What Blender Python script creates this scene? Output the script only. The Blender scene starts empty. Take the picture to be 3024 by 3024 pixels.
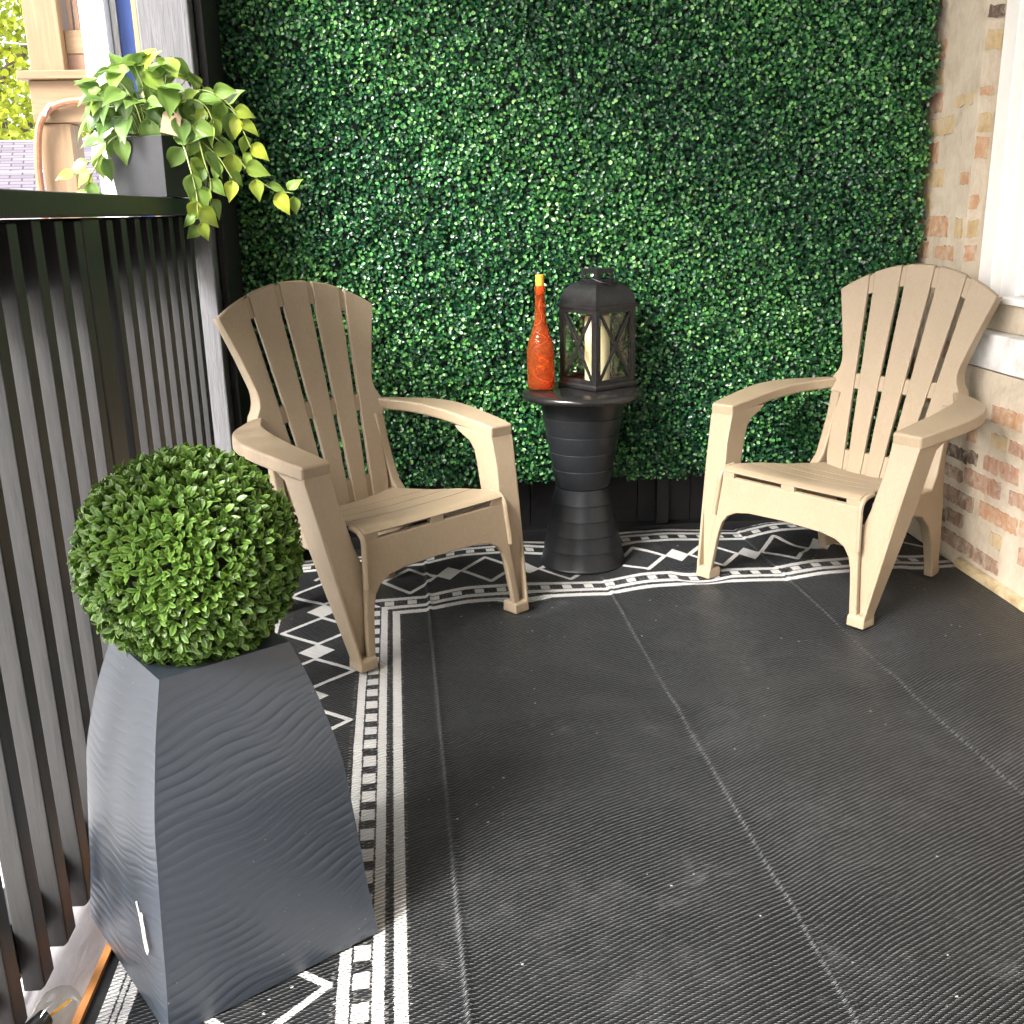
import bpy, math, random
import numpy as np
from mathutils import Vector, Matrix, Euler

# ------------------------------------------------------------------ camera, world, sun, exposure
sc = bpy.context.scene
COL = sc.collection
R_ = math.radians
random.seed(7)
rng = np.random.default_rng(11)

cam_d = bpy.data.cameras.new('camera')
cam = bpy.data.objects.new('camera', cam_d)
COL.objects.link(cam)
cam.matrix_world = Matrix(((0.99685651, 0.04233665, -0.06696794, 0.0),
                           (-0.07618014, 0.27999641, -0.95697367, 0.0),
                           (-0.02176428, 0.95906706, 0.28234146, 1.07),
                           (0, 0, 0, 1)))
cam_d.sensor_fit = 'HORIZONTAL'
cam_d.angle = R_(52.8886)
cam_d.clip_start = 0.02
cam_d.clip_end = 400
sc.camera = cam

SUN_EL, SUN_AZ = 42.0, 229.0        # azimuth clockwise from +Y: behind and left of the camera
world = bpy.data.worlds.new('World')
sc.world = world
world.use_nodes = True
wn, wl = world.node_tree.nodes, world.node_tree.links
bg = wn['Background']
sky = wn.new('ShaderNodeTexSky')
sky.sky_type = 'NISHITA'
sky.sun_disc = False
sky.sun_elevation = R_(SUN_EL)
sky.sun_rotation = R_(SUN_AZ)
sky.air_density = 1.0
sky.dust_density = 4.0
sky.ozone_density = 1.0
bw = wn.new('ShaderNodeRGBToBW')
mixs = wn.new('ShaderNodeMix')
mixs.data_type = 'RGBA'
mixs.inputs[0].default_value = 0.32          # thin white overcast
wl.new(sky.outputs[0], bw.inputs[0])
wl.new(sky.outputs[0], mixs.inputs[6])
wl.new(bw.outputs[0], mixs.inputs[7])
wl.new(mixs.outputs[2], bg.inputs[0])
bg.inputs[1].default_value = 0.15

sun_d = bpy.data.lights.new('sun', 'SUN')
sun_d.energy = 2.5
sun_d.angle = R_(24)
sun_d.color = (1.0, 0.985, 0.965)
sun = bpy.data.objects.new('sun', sun_d)
COL.objects.link(sun)
az, el = R_(SUN_AZ), R_(SUN_EL)
sv = Vector((math.sin(az) * math.cos(el), math.cos(az) * math.cos(el), math.sin(el)))
sun.rotation_euler = sv.to_track_quat('Z', 'Y').to_euler()
sun.location = (-6, -6, 8)

sc.view_settings.view_transform = 'Standard'
sc.view_settings.look = 'None'
sc.view_settings.gamma = 1.0
sc.view_settings.use_curve_mapping = False
sc.view_settings.exposure = 2.42


# ------------------------------------------------------------------ node helpers
class X:
    """value socket wrapped with arithmetic"""
    def __init__(s, nt, v): s.nt, s.v = nt, v
    def _m(s, op, *a):
        n = s.nt.nodes.new('ShaderNodeMath'); n.operation = op
        for i, q in enumerate((s,) + a):
            q = q.v if isinstance(q, X) else q
            if isinstance(q, (int, float)): n.inputs[i].default_value = q
            else: s.nt.links.new(q, n.inputs[i])
        return X(s.nt, n.outputs[0])
    def __add__(s, o): return s._m('ADD', o)
    def __sub__(s, o): return s._m('SUBTRACT', o)
    def __mul__(s, o): return s._m('MULTIPLY', o)
    def __truediv__(s, o): return s._m('DIVIDE', o)
    def lt(s, o): return s._m('LESS_THAN', o)
    def gt(s, o): return s._m('GREATER_THAN', o)
    def abs(s): return s._m('ABSOLUTE')
    def sin(s): return s._m('SINE')
    def max(s, o): return s._m('MAXIMUM', o)
    def min(s, o): return s._m('MINIMUM', o)
    def pp(s, o): return s._m('PINGPONG', o)
    def mod(s, o): return s._m('FLOORED_MODULO', o)
    def pow(s, o): return s._m('POWER', o)
    def between(s, a, b): return s.gt(a) * s.lt(b)


def new_mat(name, base=(0.5, 0.5, 0.5), rough=0.5, spec=0.5, **kw):
    m = bpy.data.materials.new(name)
    m.use_nodes = True
    p = m.node_tree.nodes['Principled BSDF']
    p.inputs['Base Color'].default_value = (*base, 1)
    p.inputs['Roughness'].default_value = rough
    p.inputs['Specular IOR Level'].default_value = spec
    for k, v in kw.items():
        p.inputs[k].default_value = v
    return m, m.node_tree, p


def mapped(nt, scale=(1, 1, 1), kind='Object', rot=(0, 0, 0)):
    tc = nt.nodes.new('ShaderNodeTexCoord')
    mp = nt.nodes.new('ShaderNodeMapping')
    mp.inputs['Scale'].default_value = scale
    mp.inputs['Rotation'].default_value = rot
    nt.links.new(tc.outputs[kind], mp.inputs[0])
    return mp.outputs[0]


def noise(nt, vec, scale=5, detail=4, rough=0.55, dist=0.0):
    n = nt.nodes.new('ShaderNodeTexNoise')
    n.inputs['Scale'].default_value = scale
    n.inputs['Detail'].default_value = detail
    n.inputs['Roughness'].default_value = rough
    n.inputs['Distortion'].default_value = dist
    if vec is not None: nt.links.new(vec, n.inputs['Vector'])
    return n.outputs[0]


def ramp(nt, fac, stops):
    r = nt.nodes.new('ShaderNodeValToRGB')
    e = r.color_ramp.elements
    while len(e) < len(stops): e.new(0.5)
    for q, (p, c) in zip(e, stops):
        q.position = p
        q.color = (*c, 1) if len(c) == 3 else c
    nt.links.new(fac, r.inputs[0])
    return r.outputs[0]


def mixc(nt, fac, a, b, blend='MIX'):
    n = nt.nodes.new('ShaderNodeMix'); n.data_type = 'RGBA'; n.blend_type = blend
    for i, q in ((0, fac), (6, a), (7, b)):
        q = q.v if isinstance(q, X) else q
        if isinstance(q, (int, float)): n.inputs[i].default_value = q
        elif isinstance(q, tuple): n.inputs[i].default_value = (*q, 1)
        else: nt.links.new(q, n.inputs[i])
    return n.outputs[2]


def bump(nt, p, h, strength=0.3, dist=0.01):
    b = nt.nodes.new('ShaderNodeBump')
    b.inputs['Strength'].default_value = strength
    b.inputs['Distance'].default_value = dist
    nt.links.new(h.v if isinstance(h, X) else h, b.inputs['Height'])
    nt.links.new(b.outputs[0], p.inputs['Normal'])


# ------------------------------------------------------------------ materials
def grain_mat(name, c0, c1, scale, rough=0.5, bstr=0.25, spec=0.4, nscale=6):
    m, nt, p = new_mat(name, c0, rough, spec)
    v = mapped(nt, scale)
    n = noise(nt, v, nscale, 5, 0.6, 0.6)
    nt.links.new(ramp(nt, n, [(0.32, c0), (0.68, c1)]), p.inputs['Base Color'])
    bump(nt, p, n, bstr, 0.004)
    return m


M = {}
# tan moulded resin with faint embossed wood grain
m, nt, p = new_mat('tan_resin', (0.40, 0.295, 0.185), 0.42, 0.4)
v = mapped(nt, (16, 16, 2.2))
n = noise(nt, v, 3.0, 3, 0.5, 1.6)
ring = (X(nt, n) * 70.0).sin() * 0.5 + 0.5
fine = noise(nt, mapped(nt, (90, 90, 8)), 4, 3)
dirt = noise(nt, mapped(nt, (3.2, 3.2, 3.2)), 2.2, 6, 0.62)
ct = mixc(nt, ring * 0.85, (0.318, 0.248, 0.167), (0.276, 0.213, 0.141))
ct = mixc(nt, (X(nt, dirt) - 0.50).max(0.0) * 0.9, ct, (0.20, 0.155, 0.105))
nt.links.new(ct, p.inputs['Base Color'])
bump(nt, p, ring * 0.5 + X(nt, fine) * 0.6, 0.10, 0.002)
M['tan'] = m

# black painted rough wood of the railing
m, nt, p = new_mat('black_paint', (0.03, 0.03, 0.032), 0.40, 0.28)
n = noise(nt, mapped(nt, (30, 30, 2.5)), 4, 5, 0.6, 0.8)
n2 = noise(nt, mapped(nt, (6, 6, 6)), 3, 3)
c = ramp(nt, n, [(0.3, (0.021, 0.022, 0.0235)), (0.75, (0.036, 0.0355, 0.035))])
nt.links.new(mixc(nt, X(nt, n2) * 0.25, c, (0.050, 0.047, 0.043)), p.inputs['Base Color'])
bump(nt, p, n, 0.18, 0.003)
M['black_wood'] = m
m, nt, p = new_mat('grey_painted_post', (0.2, 0.2, 0.2), 0.5, 0.4)
n = noise(nt, mapped(nt, (25, 25, 2.0)), 4, 5, 0.6, 1.2)
nt.links.new(ramp(nt, n, [(0.3, (0.075, 0.075, 0.08)), (0.75, (0.12, 0.12, 0.126))]), p.inputs['Base Color'])
bump(nt, p, n, 0.4, 0.004)
M['post'] = m
M['wall_black'] = grain_mat('black_wall_boards', (0.004, 0.004, 0.005), (0.009, 0.009, 0.010), (4, 4, 30), 0.6, 0.2)
M['pine'] = grain_mat('bare_pine', (0.14, 0.085, 0.042), (0.215, 0.14, 0.075), (14, 14, 1.1), 0.6, 0.2, nscale=3)
M['pine_across'] = grain_mat('bare_pine_across', (0.14, 0.085, 0.042), (0.215, 0.14, 0.075), (1.5, 14, 12), 0.6, 0.2, nscale=3)
M['pine_red'] = grain_mat('brown_stain', (0.15, 0.085, 0.055), (0.20, 0.115, 0.075), (14, 14, 1.1), 0.6, 0.2, nscale=3)
M['white_paint'] = grain_mat('white_paint', (0.74, 0.73, 0.70), (0.80, 0.79, 0.77), (8, 8, 2), 0.45, 0.12)
M['weathered'] = grain_mat('weathered_white_board', (0.34, 0.30, 0.25), (0.62, 0.62, 0.60), (26, 26, 1.4), 0.6, 0.25, nscale=3)
M['blue'] = grain_mat('blue_paint', (0.004, 0.026, 0.13), (0.007, 0.04, 0.19), (10, 10, 1.5), 0.5, 0.2)
M['tan_board'] = grain_mat('tan_board', (0.30, 0.20, 0.10), (0.36, 0.25, 0.14), (14, 14, 1), 0.6, 0.2)
M['ledge'] = grain_mat('ledge_paint', (0.56, 0.54, 0.56), (0.68, 0.66, 0.67), (14, 3, 6), 0.5, 0.3, nscale=3)
M['orange_wood'] = grain_mat('raw_deck_edge', (0.42, 0.17, 0.045), (0.5, 0.22, 0.07), (10, 2, 10), 0.6, 0.2)
M['deck'] = grain_mat('dark_deck', (0.010, 0.010, 0.011), (0.018, 0.018, 0.019), (2, 18, 4), 0.55, 0.2)
M['ceiling'] = grain_mat('porch_ceiling_boards', (0.34, 0.30, 0.25), (0.40, 0.36, 0.30), (3, 12, 3), 0.7, 0.2)
M['terracotta'] = grain_mat('conduit_paint', (0.22, 0.09, 0.045), (0.28, 0.13, 0.07), (6, 6, 6), 0.5, 0.05)
M['yard'] = grain_mat('yard_concrete', (0.46, 0.45, 0.43), (0.58, 0.57, 0.54), (0.6, 0.6, 0.6), 0.8, 0.1)
M['blocker_dark'] = grain_mat('blocker_dark', (0.10, 0.095, 0.09), (0.13, 0.12, 0.115), (2, 2, 8), 0.7, 0.1)  # dark tone of the added light-blocking wall, cuts bounced fill
M['siding'] = grain_mat('garage_siding', (0.62, 0.60, 0.58), (0.7, 0.68, 0.66), (2, 2, 8), 0.7, 0.1)

# roof shingles of the far garage
m, nt, p = new_mat('shingles', (0.4, 0.37, 0.4), 0.8, 0.3)
br = nt.nodes.new('ShaderNodeTexBrick')
nt.links.new(mapped(nt, (1, 1, 1), 'UV'), br.inputs['Vector'])
br.inputs['Scale'].default_value = 1.0
br.inputs['Brick Width'].default_value = 0.32
br.inputs['Row Height'].default_value = 0.15
br.inputs['Mortar Size'].default_value = 0.012
br.inputs['Color1'].default_value = (0.095, 0.08, 0.095, 1)
br.inputs['Color2'].default_value = (0.14, 0.122, 0.14, 1)
br.inputs['Mortar'].default_value = (0.04, 0.034, 0.04, 1)
nt.links.new(br.outputs[0], p.inputs['Base Color'])
M['shingle'] = m


def leaf_mat(name, stops, rough=0.4, edge=None, trans=0.25, spec=0.5):
    m, nt, p = new_mat(name, stops[0][1], rough, spec)
    a = nt.nodes.new('ShaderNodeAttribute'); a.attribute_name = 'tint'
    c = ramp(nt, a.outputs['Fac'], stops)
    if edge:
        e = nt.nodes.new('ShaderNodeAttribute'); e.attribute_name = 'rim'
        c = mixc(nt, X(nt, e.outputs['Fac']) * edge[1], c, edge[0])
    nt.links.new(c, p.inputs['Base Color'])
    if trans:
        t = nt.nodes.new('ShaderNodeBsdfTranslucent')
        nt.links.new(c, t.inputs[0])
        ms = nt.nodes.new('ShaderNodeMixShader'); ms.inputs[0].default_value = trans
        out = nt.nodes['Material Output']
        nt.links.new(p.outputs[0], ms.inputs[1]); nt.links.new(t.outputs[0], ms.inputs[2])
        nt.links.new(ms.outputs[0], out.inputs[0])
    return m


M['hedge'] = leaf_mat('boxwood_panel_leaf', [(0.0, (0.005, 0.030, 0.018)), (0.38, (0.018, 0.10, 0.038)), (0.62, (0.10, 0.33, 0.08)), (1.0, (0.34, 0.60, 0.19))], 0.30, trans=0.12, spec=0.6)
M['ball'] = leaf_mat('boxwood_ball_leaf', [(0.0, (0.007, 0.035, 0.011)), (0.5, (0.022, 0.085, 0.024)), (1.0, (0.09, 0.19, 0.034))], 0.36, edge=((0.24, 0.37, 0.04), 0.62), trans=0.2)
M['vine'] = leaf_mat('pothos_leaf', [(0.0, (0.012, 0.045, 0.014)), (0.35, (0.045, 0.115, 0.024)), (0.7, (0.13, 0.23, 0.03)), (1.0, (0.33, 0.38, 0.025))], 0.36, edge=((0.26, 0.34, 0.10), 0.40), trans=0.3)
M['tree'] = leaf_mat('tree_leaf', [(0.0, (0.16, 0.20, 0.015)), (0.6, (0.34, 0.38, 0.025)), (1.0, (0.50, 0.52, 0.05))], 0.5, trans=0.5)
M['stem'] = new_mat('vine_stem', (0.20, 0.25, 0.07), 0.5)[0]
M['bark'] = grain_mat('bark', (0.08, 0.06, 0.045), (0.14, 0.11, 0.08), (4, 4, 1), 0.9, 0.5)

# planter: satin charcoal resin, tiny pale specks
m, nt, p = new_mat('charcoal_resin', (0.06, 0.066, 0.073), 0.42, 0.6, **{'Coat Weight': 0.5, 'Coat Roughness': 0.42})
vo = nt.nodes.new('ShaderNodeTexVoronoi')
vo.inputs['Scale'].default_value = 55
nt.links.new(mapped(nt), vo.inputs['Vector'])
sp = X(nt, vo.outputs['Distance']).lt(0.05) * X(nt, noise(nt, mapped(nt), 9, 2)).gt(0.52)
nt.links.new(mixc(nt, sp, (0.026, 0.034, 0.046), (0.30, 0.27, 0.27)), p.inputs['Base Color'])
M['planter'] = m
M['pot_grey'] = grain_mat('grey_pot', (0.020, 0.021, 0.025), (0.026, 0.027, 0.031), (5, 5, 5), 0.45, 0.03)
M['soil'] = grain_mat('moss_foam', (0.01, 0.013, 0.008), (0.02, 0.024, 0.014), (40, 40, 40), 0.9, 0.5)
M['table_black'] = grain_mat('black_plastic', (0.008, 0.009, 0.0105), (0.012, 0.013, 0.0145), (12, 12, 12), 0.40, 0.02)
m, nt, p = new_mat('table_top_lacquer', (0.012, 0.011, 0.011), 0.16, 0.5)
n = noise(nt, mapped(nt, (3, 30, 8)), 5, 4, 0.6, 0.8)
bump(nt, p, n, 0.15, 0.003)
M['lacquer'] = m
m, nt, p = new_mat('lantern_metal', (0.016, 0.016, 0.016), 0.45, 0.5)
n = noise(nt, mapped(nt, (14, 14, 14)), 5, 5, 0.65)
nt.links.new(ramp(nt, n, [(0.5, (0.005, 0.005, 0.0055)), (0.85, (0.03, 0.028, 0.026))]), p.inputs['Base Color'])
M['iron'] = m
m, nt, p = new_mat('clear_glass', (0.9, 0.9, 0.9), 0.03)
tr = nt.nodes.new('ShaderNodeBsdfTransparent'); tr.inputs[0].default_value = (0.93, 0.95, 0.92, 1)
gl = nt.nodes.new('ShaderNodeBsdfGlossy'); gl.inputs['Roughness'].default_value = 0.02
fr = nt.nodes.new('ShaderNodeLayerWeight'); fr.inputs[0].default_value = 0.5
ms = nt.nodes.new('ShaderNodeMixShader')
nt.links.new((X(nt, fr.outputs['Facing']).pow(4.0) * 0.55 + 0.06).v, ms.inputs[0])
nt.links.new(tr.outputs[0], ms.inputs[1]); nt.links.new(gl.outputs[0], ms.inputs[2])
nt.links.new(ms.outputs[0], nt.nodes['Material Output'].inputs[0])
M['glass'] = m
m, nt, p = new_mat('amber_glass', (1.0, 0.30, 0.09), 0.05, 0.9, **{'Transmission Weight': 0.93, 'IOR': 1.2})
vo = nt.nodes.new('ShaderNodeTexVoronoi'); vo.inputs['Scale'].default_value = 130
nt.links.new(mapped(nt), vo.inputs['Vector'])
bump(nt, p, vo.outputs['Distance'], 0.4, 0.003)
M['amber'] = m
M['cork'] = new_mat('yellow_stopper', (0.75, 0.36, 0.03), 0.5)[0]
M['wax'] = new_mat('cream_wax', (0.80, 0.68, 0.44), 0.5, 0.3, **{'Subsurface Weight': 0.15, 'Subsurface Scale': 0.02})[0]
M['paper'] = new_mat('kraft_paper', (0.34, 0.25, 0.16), 0.8)[0]
M['cable'] = new_mat('black_cable', (0.02, 0.02, 0.022), 0.5)[0]
M['grey_cable'] = new_mat('aluminium_cable', (0.35, 0.36, 0.38), 0.5)[0]
M['filament'] = new_mat('amber_filament', (0.95, 0.50, 0.03), 0.4)[0]
M['plaster_white'] = grain_mat('window_white', (0.80, 0.79, 0.76), (0.84, 0.83, 0.81), (3, 3, 3), 0.4, 0.05)
m, nt, p = new_mat('limestone_sill', (0.72, 0.71, 0.69), 0.6)
n = noise(nt, mapped(nt, (4, 4, 4)), 4, 6, 0.65)
nt.links.new(ramp(nt, n, [(0.35, (0.62, 0.60, 0.57)), (0.6, (0.80, 0.79, 0.78))]), p.inputs['Base Color'])
bump(nt, p, n, 0.1, 0.01)
M['limestone'] = m
m, nt, p = new_mat('window_glass', (0.55, 0.60, 0.66), 0.05, 0.6)
M['window_glass'] = m

# mortar-smeared wall
m, nt, p = new_mat('mortar_wash', (0.5, 0.44, 0.36), 0.75, 0.3)
n = noise(nt, mapped(nt, (5, 5, 5)), 2.4, 7, 0.62, 0.5)
n2 = noise(nt, mapped(nt, (30, 30, 9)), 3, 5, 0.65)
c = ramp(nt, n, [(0.28, (0.41, 0.34, 0.255)), (0.5, (0.54, 0.46, 0.355)), (0.72, (0.61, 0.54, 0.435))])
c = mixc(nt, (X(nt, n2) - 0.5).max(0.0) * 1.6, c, (0.66, 0.60, 0.51))
nt.links.new(c, p.inputs['Base Color'])
bump(nt, p, X(nt, n2) + X(nt, n) * 1.5, 0.5, 0.006)
M['mortar'] = m


def brick_mat(name, ca, cb, cc):
    m, nt, p = new_mat(name, ca, 0.75, 0.3)
    n = noise(nt, mapped(nt, (16, 16, 5)), 3.0, 6, 0.65, 0.5)
    n2 = noise(nt, mapped(nt, (9, 9, 9)), 3, 6, 0.7, 0.8)
    c = ramp(nt, n, [(0.3, ca), (0.5, cb), (0.74, cc)])
    c = mixc(nt, (X(nt, n2) - 0.46).max(0.0) * 4.0, c, (0.54, 0.46, 0.36))
    nt.links.new(c, p.inputs['Base Color'])
    bump(nt, p, X(nt, n) + n2, 0.5, 0.006)
    return m


BR = [brick_mat('brick_red', (0.27, 0.145, 0.10), (0.42, 0.24, 0.16), (0.52, 0.34, 0.24)),
      brick_mat('brick_orange', (0.38, 0.19, 0.10), (0.48, 0.27, 0.15), (0.54, 0.38, 0.24)),
      brick_mat('brick_buff', (0.40, 0.29, 0.15), (0.52, 0.38, 0.20), (0.58, 0.46, 0.28)),
      brick_mat('brick_brown', (0.20, 0.13, 0.095), (0.31, 0.20, 0.14), (0.42, 0.28, 0.20)),
      brick_mat('brick_dark', (0.055, 0.045, 0.04), (0.12, 0.085, 0.065), (0.22, 0.15, 0.11))]


# rug: flat woven black plastic with a white border pattern, in the rug's own coordinates (metres)
def rug_material():
    m, nt, p = new_mat('woven_rug', (0.012, 0.012, 0.013), 0.38, 0.42)
    uv = nt.nodes.new('ShaderNodeUVMap'); uv.uv_map = 'rug'
    sep = nt.nodes.new('ShaderNodeSeparateXYZ')
    nt.links.new(uv.outputs[0], sep.inputs[0])
    # woven edges are stepped: jitter the coordinates a little
    u, v = X(nt, sep.outputs[0]), X(nt, sep.outputs[1])
    jn = noise(nt, uv.outputs[0], 260, 1)
    j = (X(nt, jn) - 0.5) * 0.006
    a = (u * -1.0) + j                       # distance to the left of the inner corner
    b = v * 0.813 + j                        # distance beyond the inner back line
    back = b.gt(a)
    d = a.max(b)
    lines = d.between(0.0, 0.0195) .max(d.between(0.0335, 0.051)).max(d.between(0.083, 0.1005)).max(d.between(0.325, 0.342)).max(back * d.between(0.376, 0.392)).max(back * d.between(0.407, 0.432)).max((back * -1.0 + 1.0) * (d.between(0.388, 0.401).max(d.between(0.404, 0.411)).max(d.between(0.414, 0.432))))
    # little squares
    sqt_l = (v + 0.437).mod(0.0625).lt(0.036)
    sqt_b = (u - 0.087).mod(0.0645).lt(0.0265)
    sqz = d.between(0.0545, 0.0795).max(back * d.between(0.3475, 0.3715))
    inside = a.gt(-0.0) * (back * -1.0 + 1.0)
    sq = sqz * ((back * sqt_b).max((back * -1.0 + 1.0) * sqt_l))
    # zigzag with solid lozenges

    def zig(t, period, off, dd, tip, half, amp, lw):
        q = (t - off + period * 0.5).mod(period) - period * 0.5
        q = q.abs()
        r = (dd - 0.213).abs()
        loz = (r / half + q / tip).lt(1.0)
        line = (r - ((q - tip) * (amp / (period / 2 - tip)))).abs().lt(lw) * q.gt(tip * 0.9)
        return loz.max(line) * r.lt(amp + 0.006)
    zl = zig(v, 0.27, -0.203, a, 0.047, 0.046, 0.100, 0.0095)
    zb = zig(u, 0.240, 0.151, b, 0.040, 0.047, 0.088, 0.0100)
    z = (back * zb).max((back * -1.0 + 1.0) * zl) * d.between(0.108, 0.318)
    white = lines.max(sq).max(z)
    # weave: twill ridges at 23 degrees, broken into stitches
    ca, sa = math.cos(R_(23)), math.sin(R_(23))
    along = u * ca + v * sa
    perp = v * ca - u * sa
    wob = (X(nt, noise(nt, uv.outputs[0], 6, 2)) - 0.5) * 0.010
    k = 2 * math.pi / 0.0086
    row = ((perp + wob) * k).sin()
    st = ((along + perp * 1.9) * (2 * math.pi / 0.0075)).sin()
    h = row * 0.5 + 0.5 + st * 0.28 * (row * 0.5 + 0.5)
    n_d = noise(nt, uv.outputs[0], 3.2, 7, 0.62, 0.4)
    n_f = noise(nt, uv.outputs[0], 75, 2, 0.6)
    n_s = noise(nt, uv.outputs[0], 14, 6, 0.7, 1.0)
    dust = ((X(nt, n_d) - 0.42).max(0.0) * (X(nt, n_s) - 0.36).max(0.0)) * 1.5 + (X(nt, n_s) - 0.60).max(0.0) * 1.3
    glint = ((row * 0.5 + 0.5).pow(3.0) * (st * 0.5 + 0.5).pow(2.0)) * (X(nt, n_f) - 0.28).max(0.0) * 3.2  # glints painted into the colour along the ridge tops
    crease = None
    cst = ((v * (2 * math.pi / 0.019)).sin() * 0.5 + 0.5) * X(nt, n_f)
    for uc in (0.08, 0.605, 1.145):
        q = (((u + (X(nt, n_d) - 0.5) * 0.012 - uc).abs() / 0.0045) * -1.0 + 1.0).max(0.0) * cst * (0.6 if uc < 0.1 else 0.62)
        crease = q if crease is None else crease + q
    black = mixc(nt, (dust + glint + crease).min(0.6), mixc(nt, (row * 0.5 + 0.5).pow(1.4), (0.0050, 0.0056, 0.0068), (0.031, 0.036, 0.042)), (0.27, 0.275, 0.27))
    # edge stitches beside the white bands
    st2 = (((v + u * 0.3) * (2 * math.pi / 0.0105)).sin().gt(0.35) * ((u * (2 * math.pi / 0.011)).sin().gt(-0.1)))
    near = d.between(-0.006, 0.062).max(d.between(0.052, 0.11)) * (X(nt, n_f).gt(0.5))
    black = mixc(nt, st2 * near * 0.4, black, (0.55, 0.53, 0.49))
    # stray pale crumbs
    vo = nt.nodes.new('ShaderNodeTexVoronoi'); vo.inputs['Scale'].default_value = 26
    nt.links.new(uv.outputs[0], vo.inputs['Vector'])
    crumb = X(nt, vo.outputs['Distance']).lt(0.062) * X(nt, noise(nt, uv.outputs[0], 4.0, 2)).gt(0.54)
    black = mixc(nt, crumb, black, (0.55, 0.54, 0.5))
    wv = (((v if True else u) * (2 * math.pi / 0.007)).sin() * 0.5 + 0.5) * 0.5
    wcol = mixc(nt, wv, (0.86, 0.85, 0.82), (0.74, 0.72, 0.69))
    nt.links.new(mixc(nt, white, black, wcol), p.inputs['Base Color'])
    rr = white * 0.20 + 0.43
    nt.links.new((rr + dust * 0.4).v, p.inputs['Roughness'])
    bump(nt, p, h, 1.0, 0.010)
    return m


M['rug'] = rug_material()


# ------------------------------------------------------------------ mesh helpers
def mk(name, V, F, mat, parent=None, smooth=False, bevel=0.0, seg=2, loc=None, angle=32):
    me = bpy.data.meshes.new(name)
    me.from_pydata([tuple(map(float, q)) for q in V], [], [tuple(f) for f in F])
    me.validate()
    import bmesh
    bm = bmesh.new(); bm.from_mesh(me)
    bmesh.ops.recalc_face_normals(bm, faces=bm.faces)
    bm.to_mesh(me); bm.free()
    if mat is not None: me.materials.append(mat)
    if smooth or bevel:
        for q in me.polygons: q.use_smooth = True
        if not bevel: me.set_sharp_from_angle(angle=R_(angle))
    o = bpy.data.objects.new(name, me)
    COL.objects.link(o)
    if bevel:
        b = o.modifiers.new('bevel', 'BEVEL')
        b.width = bevel; b.segments = seg; b.limit_method = 'ANGLE'; b.angle_limit = R_(angle)
        b.harden_normals = True
    if parent is not None: o.parent = parent
    if loc is not None: o.location = loc
    return o


def tag(o, label=None, cat=None, group=None, kind=None):
    if label: o['label'] = label
    if cat: o['category'] = cat
    if group: o['group'] = group
    if kind: o['kind'] = kind
    return o


def thing(name, label, cat, loc=(0, 0, 0), rz=0.0, group=None):
    o = bpy.data.objects.new(name, None)
    o.empty_display_size = 0.05
    COL.objects.link(o)
    o.location = loc; o.rotation_euler = (0, 0, rz)
    return tag(o, label, cat, group)


def box_vf(x0, x1, y0, y1, z0, z1):
    V = [(x0, y0, z0), (x1, y0, z0), (x1, y1, z0), (x0, y1, z0), (x0, y0, z1), (x1, y0, z1), (x1, y1, z1), (x0, y1, z1)]
    F = [(0, 3, 2, 1), (4, 5, 6, 7), (0, 1, 5, 4), (1, 2, 6, 5), (2, 3, 7, 6), (3, 0, 4, 7)]
    return V, F


def box(name, b, mat, parent=None, bevel=0.0, **k):
    V, F = box_vf(*b)
    return mk(name, V, F, mat, parent, bevel=bevel, **k)


def join_vf(parts):
    V, F = [], []
    for v, f in parts:
        n = len(V); V += list(v); F += [tuple(i + n for i in q) for q in f]
    return V, F


def prism_vf(pts, off):
    n = len(pts); off = np.array(off, float)
    V = [np.array(q, float) for q in pts] + [np.array(q, float) + off for q in pts]
    F = [tuple(range(n))[::-1], tuple(range(n, 2 * n))] + [(i, (i + 1) % n, (i + 1) % n + n, i + n) for i in range(n)]
    return V, F


def loft_vf(rings, caps=True, closed=False):
    n = len(rings[0]); V = [q for r in rings for q in r]; F = []
    L = len(rings)
    for i in range(L if closed else L - 1):
        a, b = i * n, ((i + 1) % L) * n
        F += [(a + j, a + (j + 1) % n, b + (j + 1) % n, b + j) for j in range(n)]
    if caps and not closed:
        F += [tuple(range(n))[::-1], tuple((L - 1) * n + j for j in range(n))]
    return V, F


def slab_vf(grid, off):
    """closed solid from a grid[i][j] of points and an offset vector (or function of the point)"""
    r, c = len(grid), len(grid[0])
    top = [np.array(q, float) for row in grid for q in row]
    bot = [q + np.array(off(q) if callable(off) else off, float) for q in top]
    V = top + bot; n = r * c; F = []
    for i in range(r - 1):
        for j in range(c - 1):
            a = i * c + j
            F.append((a, a + 1, a + c + 1, a + c)); F.append((a + n, a + c + n, a + c + 1 + n, a + 1 + n))
    for j in range(c - 1):
        F.append((j + 1, j, j + n, j + 1 + n)); a = (r - 1) * c + j; F.append((a, a + 1, a + 1 + n, a + n))
    for i in range(r - 1):
        a = i * c; F.append((a, a + c, a + c + n, a + n)); a = i * c + c - 1; F.append((a + c, a, a + n, a + c + n))
    return V, F


def lathe_vf(prof, seg=48, cap0=True, cap1=True):
    rings = [[(r * math.cos(2 * math.pi * k / seg), r * math.sin(2 * math.pi * k / seg), z) for k in range(seg)] for r, z in prof]
    V, F = loft_vf(rings, caps=False)
    if cap0: F.append(tuple(range(seg))[::-1])
    if cap1: F.append(tuple((len(prof) - 1) * seg + k for k in range(seg)))
    return V, F


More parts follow.
